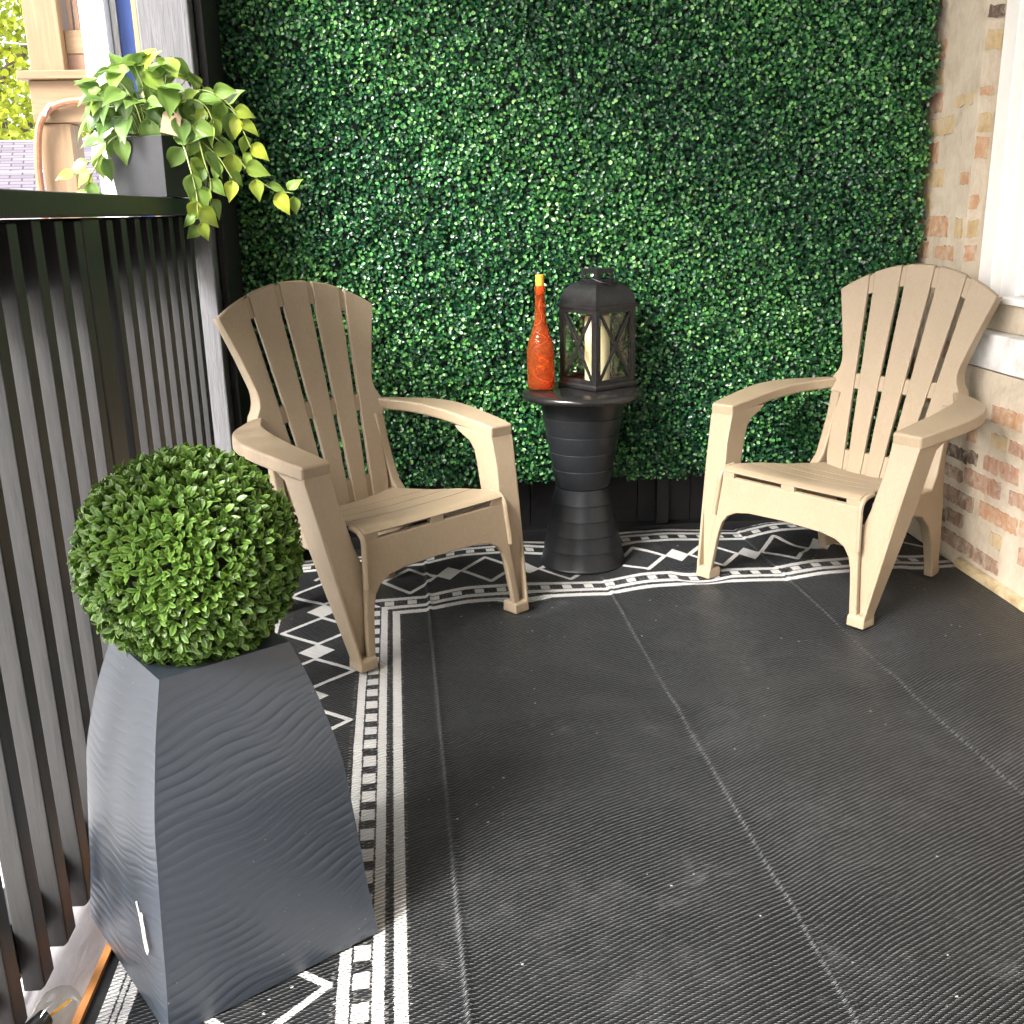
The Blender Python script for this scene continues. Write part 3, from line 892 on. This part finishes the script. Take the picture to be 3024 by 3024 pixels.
V, F = loft_vf([rect_ring(a + .004, 0), rect_ring(a + .004, .010), rect_ring(a, .016)])
mk('base', V, F, M['iron'], t, bevel=0.0015)
for sx in (-1, 1):
    for sy in (-1, 1):
        x0, y0 = sx * a, sy * a
        V, F = box_vf(min(x0, x0 - sx * .012), max(x0, x0 - sx * .012), min(y0, y0 - sy * .012), max(y0, y0 - sy * .012), .0165, .236)
        mk('corner_post', V, F, M['iron'], t, bevel=0.001)
for k in range(4):
    rot = Matrix.Rotation(k * math.pi / 2, 4, 'Z')
    def side(name, V, F, mat, bevel=0.0):
        V = [tuple(rot @ Vector(q)) for q in V]; return mk(name, V, F, mat, t, bevel=bevel)
    w = a - .0125
    side('glass_pane', *box_vf(-w - .004, w + .004, -a + .0065, -a + .008, .02, .233), M['glass'])
    V, F = join_vf([box_vf(-w, w, -a + .001, -a + .006, .0168, .028), box_vf(-w, w, -a + .001, -a + .006, .224, .2358),
                    box_vf(-w, -w + .008, -a + .0015, -a + .0058, .0282, .2238), box_vf(w - .008, w, -a + .0015, -a + .0058, .0282, .2238)])
    side('pane_frame', V, F, M['iron'])
    for sg in (-1, 1):
        x0, x1, z0, z1 = -sg * (w - .008), sg * (w - .008), .029, .223
        L = math.hypot(x1 - x0, z1 - z0); nx, nz = -(z1 - z0) / L * .0042, (x1 - x0) / L * .0042
        off = .0005 if sg > 0 else .0
        pts = [(x0 + nx, -a + off, z0 + nz), (x0 - nx, -a + off, z0 - nz), (x1 - nx, -a + off, z1 - nz), (x1 + nx, -a + off, z1 + nz)]
        V, F = prism_vf(pts, (0, .005, 0)); side('cross_bar', V, F, M['iron'])
rings = [rect_ring(a + .003, .2365), rect_ring(a + .003, .246)]
for th in np.linspace(0, 1, 9):
    an = th * math.pi / 2 * 0.93
    rings.append(rect_ring(.024 + (a - .026) * math.cos(an) ** 0.85 + .001, .247 + .066 * math.sin(an)))
V, F = loft_vf(rings); mk('domed_roof', V, F, M['iron'], t, smooth=True, angle=28)
parts = []
b = .034
for k in range(4):
    rot = Matrix.Rotation(k * math.pi / 2, 4, 'Z')
    for bx in (box_vf(-b, -b + .012, -b, -b + .002, .311, .343), box_vf(b - .012, b - .0022, -b, -b + .002, .311, .343), box_vf(-b + .0122, b - .0122, -b, -b + .002, .311, .320), box_vf(-b + .0122, b - .0122, -b, -b + .002, .335, .343)):
        parts.append(([tuple(rot @ Vector(q)) for q in bx[0]], bx[1]))
parts.append(loft_vf([rect_ring(b + .001, .3435), rect_ring(b + .001, .349)]))
V, F = join_vf(parts); mk('roof_vent', V, F, M['iron'], t)
pth = []
for i in range(21):
    an = math.pi * i / 20
    pth.append((.037 * math.cos(an) * (1 + .25 * math.sin(an)), -.062 * math.sin(an), .329 - .022 * math.sin(an)))
V, F = tube_vf(pth, .0024, 8); mk('handle', V, F, M['iron'], t, smooth=True)
for z in (.06, .19):
    V, F = lathe_vf([(.003, 0), (.003, .022)], 10); mk('hinge', V, F, M['iron'], t, smooth=True, loc=(-a + .0135, -a - .002, z))
box('latch', (a - .02, a - .006, -a - .006, -a - .001, .115, .135), M['iron'], t, bevel=0.001)

V, F = lathe_vf([(.036, 0), (.038, .002), (.038, .192), (.036, .1955), (.030, .1955), (.024, .190), (.004, .188)], 40)
o = mk('pillar_candle', V, F, M['wax'], None, smooth=True, loc=(0.488, 3.108, ZL + .0168))
tag(o, 'tall cream pillar candle standing inside the black lantern', 'candle')

# bottle
t = thing('amber_bottle', 'embossed orange glass bottle with yellow stopper on the table beside the lantern', 'bottle', (0.312, 3.075, 0.5462))
prof = [(0.030, 0.0), (0.037, 0.002), (0.0405, 0.008), (0.041, 0.03), (0.0405, 0.034), (0.041, 0.038), (0.0415, 0.10), (0.0405, 0.122), (0.036, 0.144), (0.028, 0.166), (0.021, 0.187), (0.0172, 0.210), (0.0155, 0.245), (0.0148, 0.288), (0.0165, 0.291), (0.0165, 0.303), (0.0148, 0.305)]
inner = [(max(r - .003, .010), max(z, .006)) for r, z in prof[::-1]]
V, F = lathe_vf(prof + inner, 48, True, True)
mk('glass_body', V, F, M['amber'], t, smooth=True, angle=60)
V, F = lathe_vf([(0.0105, 0.284), (0.0108, 0.306), (0.0125, 0.3065), (0.0125, 0.336), (0.0115, 0.3375)], 24)
mk('stopper', V, F, M['cork'], t, smooth=True)
pth = smooth_path([(0.004 * math.cos(i * 1.9) * (1 + 5 * (i > 4)), 0.004 * math.sin(i * 1.9) * (1 + 5 * (i > 4)), 0.28 - i * 0.020) for i in range(14)], 5)
V, F = tube_vf(pth, 0.0007, 5)
mk('wire_lights', V, F, new_mat('copper_wire', (0.7, 0.5, 0.25), 0.3, 0.5, Metallic=1.0)[0], t, smooth=True)

# ------------------------------------------------------------------ tall planter with rippled flanks
t = thing('tall_planter', 'tall tapered charcoal planter with rippled flanks in front of the railing', 'planter', (-0.357, 1.40, 0.002), R_(34.6))
HT = 0.484
kz = [(0, .234), (.03, .2305), (.09, .2215), (.16, .2145), (.25, .204), (.31, .1955), (.39, .172), (.43, .157), (.46, .144), (.484, .1335)]
KP = smooth_path([np.array(q) for q in kz], 6)
HWp = lambda z: float(np.interp(z, [q[0] for q in KP], [q[1] for q in KP])) / math.sqrt(2)
nz, nx = 400, 90


def ripple(s, z, k):
    w = z * 1.0 - 0.20 * s - 0.15 * s * s + 0.0045 * math.sin(11 * s + 2.1 * k + 7 * z) + 0.0030 * math.sin(29 * s - 17 * z + k) + 0.0028 * math.sin(47 * s + 33 * z)
    ph = 2 * math.pi * w / 0.0168
    a1 = 0.5 + 0.5 * math.sin(17 * s + 31 * z + 1.7 * k + 2 * math.sin(9 * s)) * math.sin(7 * s - 13 * z + k)
    r = 1 - abs(math.sin(ph * 0.5)) ** 0.5
    r2 = 1 - abs(math.sin(ph * 0.5 + 1.2 + 4 * s)) ** 0.55
    fadev = 0.76 + 0.24 * math.sin(19 * z - 6 * s + k) * math.sin(8 * s + 3 * z)
    return 0.0017 * fadev * (a1 * r + (1 - a1) * r2)


for k in range(4):
    grid = []
    rot = Matrix.Rotation(k * math.pi / 2, 3, 'Z')
    for i in range(nz):
        z = HT * i / (nz - 1); h = HWp(z); row = []
        for j in range(nx):
            f = j / (nx - 1) * 2 - 1; s = f * h
            fade = min(1, (1 - abs(f)) / 0.03) * min(1, (HT - z) / 0.03) * min(1, z / 0.01)
            row.append(tuple(rot @ Vector((s, -h - 0.006 * (1 - f * f) * math.sin(math.pi * z / HT) + (ripple(s, z, k) * fade), z))))
        grid.append(row)
    V = [q for r in grid for q in r]
    F = [(i * nx + j, i * nx + j + 1, (i + 1) * nx + j + 1, (i + 1) * nx + j) for i in range(nz - 1) for j in range(nx - 1)]
    mk('flank', V, F, M['planter'], t, smooth=True, angle=80)
# rim with a round opening
h = HWp(HT); outer, innr = [], []
V, F = [], []
n = 64
for k in range(n):
    an = 2 * math.pi * k / n; cx_, sy_ = math.cos(an), math.sin(an)
    m_ = max(abs(cx_), abs(sy_)); V.append((cx_ / m_ * h, sy_ / m_ * h, HT))
for rr, zz in ((.0865, HT), (.083, HT - .004), (.080, HT - .06)):
    V += [(rr * math.cos(2 * math.pi * k / n), rr * math.sin(2 * math.pi * k / n), zz) for k in range(n)]
for q in range(3):
    F += [(q * n + k, q * n + (k + 1) % n, (q + 1) * n + (k + 1) % n, (q + 1) * n + k) for k in range(n)]
F.append(tuple(3 * n + k for k in range(n)))
mk('rim', V, F, M['planter'], t, smooth=True, angle=40)
# scuff of pale paint on the left flank
pts = [(-.016, 0, .050), (-.010, 0, .032), (-.005, 0, .012), (-.002, 0, -.010), (-.002, 0, -.030), (.003, 0, -.034), (.006, 0, -.022), (.006, 0, -.002), (.004, 0, .014), (.001, 0, .026), (.000, 0, .040), (-.003, 0, .042), (-.005, 0, .030), (-.010, 0, .042), (-.013, 0, .054)]
pts = [(x * 1.5 + (.008 if z < -.01 else 0), y, z * .75) for x, y, z in pts]
V, F = prism_vf(pts, (0, .0008, 0))
o = mk('paint_scuff', V, F, M['white_paint'], t)
o.rotation_euler = (R_(-4), 0, R_(-90)); o.location = (-HWp(.12) - .0072, -.098, .125)

# ------------------------------------------------------------------ topiary ball
BR_ = 0.1505
BC = Vector((-0.357, 1.40, 0.612))
t = thing('topiary_ball', 'round green boxwood topiary ball sitting on the tall charcoal planter', 'topiary', BC)
V, F = lathe_vf([(0.118 * math.sin(math.pi * i / 14) + 0.0005, -0.118 * math.cos(math.pi * i / 14)) for i in range(15)], 24)
mk('core', V, F, M['soil'], t, smooth=True)
tvb, rimb = [], []
for y, w, z in ((0.0, 0.06, 0.0), (0.25, 0.14, 0.03), (0.55, 0.21, 0.06), (0.8, 0.19, 0.045), (0.95, 0.10, 0.0)):
    for q in (-1, 0, 1):
        tvb.append((q * w, y, z + (0.05 if q else 0.0) - 0.10 * y * y)); rimb.append(1.0 if q else 0.0)
tvb.append((0, 1.03, -0.10)); rimb.append(1.0)
tfb = []
for i in range(4):
    for j in range(2):
        a_ = i * 3 + j; tfb += [(a_, a_ + 1, a_ + 4), (a_, a_ + 4, a_ + 3)]
tfb += [(12, 13, 15), (13, 14, 15)]
P, A, Nn, S, TI = [], [], [], [], []
nr = 2500
for i in range(nr):
    zf = 1 - 2 * (i + 0.5) / nr; ph = i * 2.399963
    d = Vector((math.sqrt(1 - zf * zf) * math.cos(ph), math.sqrt(1 - zf * zf) * math.sin(ph), zf))
    d = (d + Vector(rng.normal(0, 0.035, 3))).normalized()
    rad = BR_ * random.uniform(0.84, 0.955)
    u = d.orthogonal().normalized(); w = d.cross(u)
    rt = random.random()
    k0 = random.random() * 6.28
    for k in range(random.choice((4, 5, 5, 6))):
        an = k0 + k * 2.1; sp_ = random.uniform(0.35, 1.15)
        ax_ = (d + (u * math.cos(an) + w * math.sin(an)) * sp_ + Vector((0, 0, 0.15))).normalized()
        nn = (d * 1.0 - (u * math.cos(an) + w * math.sin(an)) * 0.9).normalized()
        P.append(d * rad); A.append(ax_); Nn.append(nn); S.append(random.uniform(0.0150, 0.0205)); TI.append(min(1, max(0, 0.15 + 0.55 * rt * random.uniform(.6, 1.2) + 0.35 * random.random() ** 2)))
P, A, Nn = np.array(P), np.array(A), np.array(Nn); S, TI = np.array(S), np.array(TI)
tocam = np.array(Vector((0, 0, 1.07)) - BC); tocam /= np.linalg.norm(tocam)
facing = (P / np.linalg.norm(P, axis=1, keepdims=True)) @ tocam + 0.25 * (A @ tocam)
order = np.argsort(-facing); big = order[:298]; rest = order[298:]
tag(cloud('foliage', P[rest], A[rest], Nn[rest], S[rest], TI[rest], tvb, tfb, M['ball'], t, rim=rimb), kind='stuff')
protos = []
for k in range(8):
    o = cloud('leaf', [(0, 0, 0)], [(0, 1, 0)], [(0, 0, 1)], [1.0], [0.12 + 0.8 * k / 7], tvb, tfb, M['ball'], None, rim=rimb)
    protos.append(o.data); bpy.data.objects.remove(o)
for i in big:
    o = bpy.data.objects.new('leaf', protos[int(np.clip(round((TI[i] - 0.12) / 0.8 * 7), 0, 7))]); COL.objects.link(o)
    ay = Vector(A[i]).normalized(); xx = ay.cross(Vector(Nn[i])).normalized(); zz = xx.cross(ay)
    mt = Matrix((xx, ay, zz)).transposed().to_4x4(); mt = Matrix.Translation(P[i]) @ mt @ Matrix.Scale(float(S[i]), 4)
    o.parent = t; o.matrix_local = mt

# ------------------------------------------------------------------ pot and trailing plant on the railing
PC = Vector((-0.63, 2.60, 1.1135))
t = thing('plant_pot', 'square tapered dark grey pot standing on the black railing', 'pot', PC, R_(-25))
parts = [loft_vf([rect_ring(.070, 0), rect_ring(.082, .132), rect_ring(.078, .132), rect_ring(.074, .105)])]
V, F = join_vf(parts); mk('pot_body', V, F, M['pot_grey'], t, bevel=0.0015)
box('moss_foam', (-.0735, .0735, -.0735, .0735, .1055, .118), M['soil'], t)

t = thing('trailing_plant', 'trailing green and lime heart-leaved plant spilling out of the grey pot', 'plant', PC + Vector((0, 0, .118)))


def heart_vf():
    prof = [(-0.05, 0.0, 0.10), (0.06, 0.22, 0.16), (0.18, 0.345, 0.13), (0.34, 0.375, 0.10), (0.52, 0.31, 0.08), (0.70, 0.20, 0.055), (0.86, 0.095, 0.03)]
    V, rim = [], []
    mid = [0.06, 0.06, 0.18, 0.34, 0.52, 0.70, 0.86]
    for (y, w, z), my in zip(prof, mid):
        V += [(-w, y, z), (-w * .5, (y + my) / 2, z * .45), (0, my, 0), (w * .5, (y + my) / 2, z * .45), (w, y, z)]
        rim += [.9, .25, 0.75, .25, .9]
    V.append((0, 1.03, -0.03)); rim.append(.6)
    F = []
    for i in range(6):
        for j in range(4):
            q = i * 5 + j; F += [(q, q + 1, q + 6), (q, q + 6, q + 5)]
    F += [(30, 31, 35), (31, 32, 35), (32, 33, 35), (33, 34, 35)]
    V = [(x, y, z - 0.22 * y * y) for x, y, z in V]
    return V, F, rim


HV, HF, HR = heart_vf()
lp = []
for k in range(9):
    Vk = [(x * random.uniform(.97, 1.03), y, z + 0.10 * math.sin(2.6 * y + k) * (0.4 + x) * (1 if k % 2 else -1)) for x, y, z in HV]
    o = cloud('leaf', [(0, 0, 0)], [(0, 1, 0)], [(0, 0, 1)], [1.0], [k / 8], Vk, HF, M['vine'], None, rim=HR)
    lp.append(o.data); bpy.data.objects.remove(o)


def add_leaf(pos, axis, nrm_, size, tint):
    o = bpy.data.objects.new('leaf', lp[int(np.clip(round(tint * 8), 0, 8))]); COL.objects.link(o)
    ay = Vector(axis).normalized(); xx = ay.cross(Vector(nrm_)).normalized(); zz = xx.cross(ay)
    o.parent = t
    o.matrix_local = Matrix.Translation(Vector(pos)) @ Matrix((xx, ay, zz)).transposed().to_4x4() @ Matrix.Scale(size, 4)
    return o


VIEW = Vector((0.22, -0.97, 0.0))
# mound over the pot: many leaves facing outward
for i in range(120):
    an = random.uniform(0, 2 * math.pi); el_ = math.acos(random.uniform(0.0, 1.0)); 
    d = Vector((math.sin(el_) * math.cos(an), math.sin(el_) * math.sin(an), math.cos(el_)))
    rr = random.uniform(0.72, 1.05)
    pos = Vector((d.x * 0.135 * rr - .01, d.y * 0.11 * rr, 0.030 + d.z * 0.170 * rr))
    ax_ = (d * 0.8 + Vector((0, 0, -0.75)) + Vector(rng.normal(0, .45, 3))).normalized()
    nn = (d * 0.8 + Vector((0, 0, 0.5)) + VIEW * 0.35 + Vector(rng.normal(0, .30, 3))).normalized()
    sz = random.uniform(0.048, 0.076); ti = min(1, 0.15 + 0.5 * d.z * random.random() + 0.45 * random.random())
    add_leaf(pos, ax_, nn, sz, ti)
    if i % 2 == 0:
        V, F = tube_vf(smooth_path([(d.x * .03, d.y * .03, -.008), tuple(Vector((d.x * .07, d.y * .06, .06 + d.z * .05))), tuple(pos)], 4), .0013, 5)
        mk('stem', V, F, M['stem'], t, smooth=True)
# trailing vines (relative to the pot top): right side long, left side short
vines = [[(.03, -.03, .02), (.075, -.07, .05), (.11, -.085, .02), (.125, -.09, -.045), (.135, -.095, -.09), (.13, -.10, -.135)],
         [(.04, -.01, .02), (.10, -.03, .035), (.17, -.05, -.01), (.22, -.05, -.07), (.265, -.04, -.105), (.31, -.03, -.115)],
         [(.02, -.04, .02), (.075, -.085, .0), (.095, -.11, -.055), (.105, -.115, -.115), (.105, -.12, -.15), (.11, -.12, -.18)],
         [(.05, .0, .03), (.12, -.01, .085), (.18, -.02, .075), (.205, -.03, .03), (.225, -.035, -.02)],
         [(-.03, -.03, .02), (-.085, -.06, .02), (-.125, -.07, -.03), (-.165, -.075, -.06)],
         [(-.03, -.04, .02), (-.075, -.08, .01), (-.115, -.10, -.05), (-.135, -.105, -.09), (-.125, -.11, -.115)],
         [(.03, -.03, .02), (.08, -.05, .09), (.13, -.06, .08), (.15, -.07, .04)], [(.03, .0, .03), (.10, -.02, .11), (.16, -.03, .10), (.20, -.03, .06)], [(.03, -.02, .02), (.10, -.06, .01), (.15, -.07, -.03), (.18, -.075, -.08)]]
for vi, vp in enumerate(vines):
    path = smooth_path(vp, 6)
    V, F = tube_vf(path, [0.0024 - 0.0012 * i / len(path) for i in range(len(path))], 6)
    mk('vine', V, F, M['stem'], t, smooth=True)
    L = len(path)
    for k, i in enumerate(list(range(4, L, 3)) + [L - 1]):
        pos = Vector(path[i]); tg = (Vector(path[min(i + 1, L - 1)]) - Vector(path[i - 1])).normalized()
        sd = tg.cross(VIEW).normalized() * (1 if k % 2 else -1)
        frac = i / L
        ax_ = (tg * 0.55 + sd * 0.7 + Vector((0, 0, -0.45)) + Vector(rng.normal(0, .22, 3))).normalized()
        nn = (VIEW * 0.9 + Vector((0, 0, .45)) + Vector(rng.normal(0, .28, 3))).normalized()
        add_leaf(pos + ax_ * 0.008, ax_, nn, random.uniform(.050, .070) * (1.1 - 0.42 * frac), min(1, .3 + .45 * random.random() + .3 * frac))
pts = [(-.020, -.026), (.020, -.026), (.020, .016), (.010, .027), (-.010, .027), (-.020, .016)]
V, F = prism_vf([(x, 0, z) for x, z in pts], (0, .0008, 0))
o = mk('paper_tag', V, F, M['paper'], t, loc=(.062, -.100, .040)); o.rotation_euler = (R_(-8), R_(14), R_(12))
V, F = lathe_vf([(.0035, 0), (.0035, .0006)], 12)
o2 = mk('eyelet', V, F, M['iron'], o, loc=(0, -.0004, .019)); o2.rotation_euler = (R_(90), 0, 0)

# ------------------------------------------------------------------ string light lying on the ledge
t = thing('string_light', 'clear filament bulb of a string light lying on the ledge below the railing', 'light bulb', (-0.578, 1.262, -0.047))
V, F = lathe_vf([(0.010, -.058), (0.0125, -.050), (0.017, -.036), (0.026, -.020), (0.030, 0.0), (0.026, .017), (0.017, .027), (0.004, .0305)], 28)
o = mk('bulb_glass', V, F, M['glass'], t, smooth=True, angle=70); o.rotation_euler = (R_(78), 0, R_(140)); o.location = (0, 0, .032)
V, F = tube_vf([(-.012, -.018, .032), (.012, .014, .034)], .0022, 6); mk('filament', V, F, M['filament'], t)
V, F = lathe_vf([(.0115, 0), (.0135, .004), (.0135, .032), (.010, .036)], 20)
o = mk('socket', V, F, M['cable'], t, smooth=True); o.rotation_euler = (R_(78), 0, R_(140)); o.location = (-.032, -.043, .028); 
pth = smooth_path([(-.05, -.07, .02), (-.09, .0, .008), (-.10, .12, .006), (-.13, .30, .008), (-.12, .36, .03), (-.15, .40, .012), (-.13, .47, .03), (-.17, .55, .012), (-.16, .8, .008)], 6)
V, F = tube_vf(pth, .0035, 8); mk('cord', V, F, M['cable'], t, smooth=True)

# ------------------------------------------------------------------ the neighbouring porch beyond the corner
t = thing('wooden_porch', 'unpainted wooden porch column and stair frame of the neighbouring building', 'porch', (-1.30, 4.0, -1.7))
Zb = 1.7
box('post', (-0.075, 0.040, -.002, .12, 0.0, 1.396 + Zb), M['pine'], t, bevel=.004)
box('header_block', (-0.080, 0.135, -.012, .13, 1.397 + Zb, 1.537 + Zb), M['pine_across'], t, bevel=.004)
box('cap_board', (-0.108, 0.22, -.04, .17, 1.538 + Zb, 1.566 + Zb), M['pine_across'], t, bevel=.003)
box('upper_post', (-0.070, 0.048, -.002, .13, 1.567 + Zb, 3.4 + Zb), M['pine'], t, bevel=.004)
for k in range(3):
    box('picket', (0.062 + .024 * k, 0.079 + .024 * k, .05, .075, 1.705 + Zb, 3.3 + Zb), M['pine_red'], t, bevel=.002)
box('stair_rail', (0.0485, 0.128, .036, .085, 1.627 + Zb, 1.704 + Zb), M['pine_across'], t, bevel=.003)
box('stile', (0.1285, 0.146, .03, .09, 1.60 + Zb, 3.3 + Zb), M['pine_red'], t, bevel=.002)
box('soffit', (0.0485, 0.1275, .04, .30, 1.567 + Zb, 1.626 + Zb), M['pine_red'], t)
V, F = tube_vf([(.17, .05, 1.10 + Zb), (.235, .05, 1.36 + Zb)], .014, 4); mk('brace', V, F, M['pine_red'], t)

def cpt(sx_, z): return (-1.381 + (sx_ - 132) * .00132, 3.965, z)
pth = smooth_path([cpt(132, -.2), cpt(132, 0.6), cpt(132, 1.167), cpt(136, 1.275), cpt(145, 1.355), cpt(157, 1.40), cpt(178, 1.435), cpt(206, 1.455), cpt(246, 1.466), cpt(300, 1.468)], 6)
t = thing('bent_conduit', 'reddish conduit pipe bent over in front of the wooden porch post', 'pipe', (0, 0, 0))
V, F = tube_vf(pth, .0125, 10); mk('pipe', V, F, M['terracotta'], t, smooth=True)
V, F = tube_vf([(-1.318 + .012 * math.sin(q), 3.965 + .019 * math.cos(q), 1.437 + .018 * math.sin(q)) for q in np.linspace(0, 2 * math.pi, 13)[:-1]], .006, 6, closed=True)
mk('pipe_clamp', V, F, M['white_paint'], t, smooth=True)

o = box('white_post', (-1.158, -1.072, 3.92, 4.03, -1.7, 3.6), M['white_paint'], bevel=.005)
tag(o, 'square white painted post beyond the grey porch post, behind the plant', 'post')
t = thing('blue_panel', 'narrow bright blue board framed by pale strips, behind the trailing plant', 'board', (-1.02, 3.98, -1.7))
box('weathered_strip', (-0.050, -0.0285, .0, .05, 0, 5.2), M['weathered'], t, bevel=.002)
box('blue_board', (-0.028, 0.022, .006, .05, 0, 5.2), M['blue'], t, bevel=.002)
box('tan_strip', (0.0225, 0.040, .0, .05, 0, 5.2), M['tan_board'], t, bevel=.002)
box('dark_strip', (0.0405, 0.06, .012, .05, 0, 5.2), M['pine_red'], t, bevel=.002)

# ------------------------------------------------------------------ far: garage, tree, overhead cables
t = thing('garage', 'small garage with pale shingled hip roof beyond the railing', 'garage', (-5.4, 16.0, -1.7))
box('wall', (-3.2, 3.2, -2.0, 3.0, 0, 3.05), M['siding'], t)
V = [(-3.6, -2.4, 3.0), (3.6, -2.4, 3.0), (3.6, 3.4, 3.0), (-3.6, 3.4, 3.0), (-0.9, .5, 3.88), (1.1, .5, 3.88)]
F = [(0, 1, 5, 4), (1, 2, 5), (2, 3, 4, 5), (3, 0, 4)]
me = bpy.data.meshes.new('roof'); me.from_pydata(V, [], F); me.materials.append(M['shingle'])
ul = me.uv_layers.new(name='UVMap')
for l in me.loops:
    q = V[l.vertex_index]; ul.data[l.index].uv = (q[0] + q[1] * 0.3, q[1] * 1.05)
o = bpy.data.objects.new('roof', me); COL.objects.link(o); o.parent = t
box('garage_door', (-2.2, 1.2, -2.05, -2.001, 0.05, 2.3), M['white_paint'], t)


def tree(name, label, loc, hgt, rad, n, seed):
    r = np.random.default_rng(seed)
    t = thing(name, label, 'tree', loc)
    pth = [(0, 0, 0), (.1, .05, hgt * .2), (0, 0, hgt * .45), (.15, -.1, hgt * .8)]
    V, F = tube_vf(smooth_path(pth, 4), [.30 - .24 * i / 12 for i in range(13)], 9); mk('trunk', V, F, M['bark'], t, smooth=True)
    for k in range(9):
        an = k * 2.4; z0 = hgt * (.25 + .05 * k)
        V, F = tube_vf([(0, 0, z0), (math.cos(an) * rad * .4, math.sin(an) * rad * .4, z0 + hgt * .10), (math.cos(an) * rad * .8, math.sin(an) * rad * .8, z0 + hgt * .15)], [.10, .06, .02], 6)
        mk('limb', V, F, M['bark'], t, smooth=True)
    cl = 90
    cd = r.normal(0, 1, (cl, 3)); cd /= np.linalg.norm(cd, axis=1, keepdims=True)
    cc = cd * (r.random((cl, 1)) ** .45) * np.array([rad, rad, hgt * .42]) + np.array([0, 0, hgt * .56])
    idx = r.integers(0, cl, n)
    P = cc[idx] + r.normal(0, 1, (n, 3)) * (rad * .13)
    A = r.normal(0, 1, (n, 3)); Nn = r.normal(0, .6, (n, 3)) + np.array([0, 0, 1.0])
    ti = np.clip(r.random(n) * .6 + (idx % 7) / 7 * .4, 0, 1)
    tag(cloud('crown', P, A, Nn, r.uniform(.10, .19, n), ti, tv, tf, M['tree'], t), kind='stuff')
    return t


tree('leafy_tree', 'bright green leafy tree behind the garage roof at the far left', (-9.0, 24.0, -1.7), 11.0, 5.2, 17000, 3)

cables = [((-14, 15.0, 2.0), (4, 13.0, 2.0), 'lowest'), ((-14, 15.2, 2.45), (4, 13.2, 2.3), 'middle'), ((-14, 14.0, 4.4), (4, 13.4, 2.5), 'highest and steepest')]
for a_, b_, w_ in cables:
    A_, B_ = Vector(a_), Vector(b_)
    pth = [A_.lerp(B_, f) - Vector((0, 0, 0.35 * math.sin(math.pi * f))) for f in np.linspace(0, 1, 13)]
    V, F = tube_vf(pth, .008, 5)
    o = mk('overhead_cable', V, F, M['grey_cable'], None, smooth=True)
    tag(o, w_ + ' of the three thin grey cables crossing in front of the tree', 'cable', 'overhead cables at the far left')
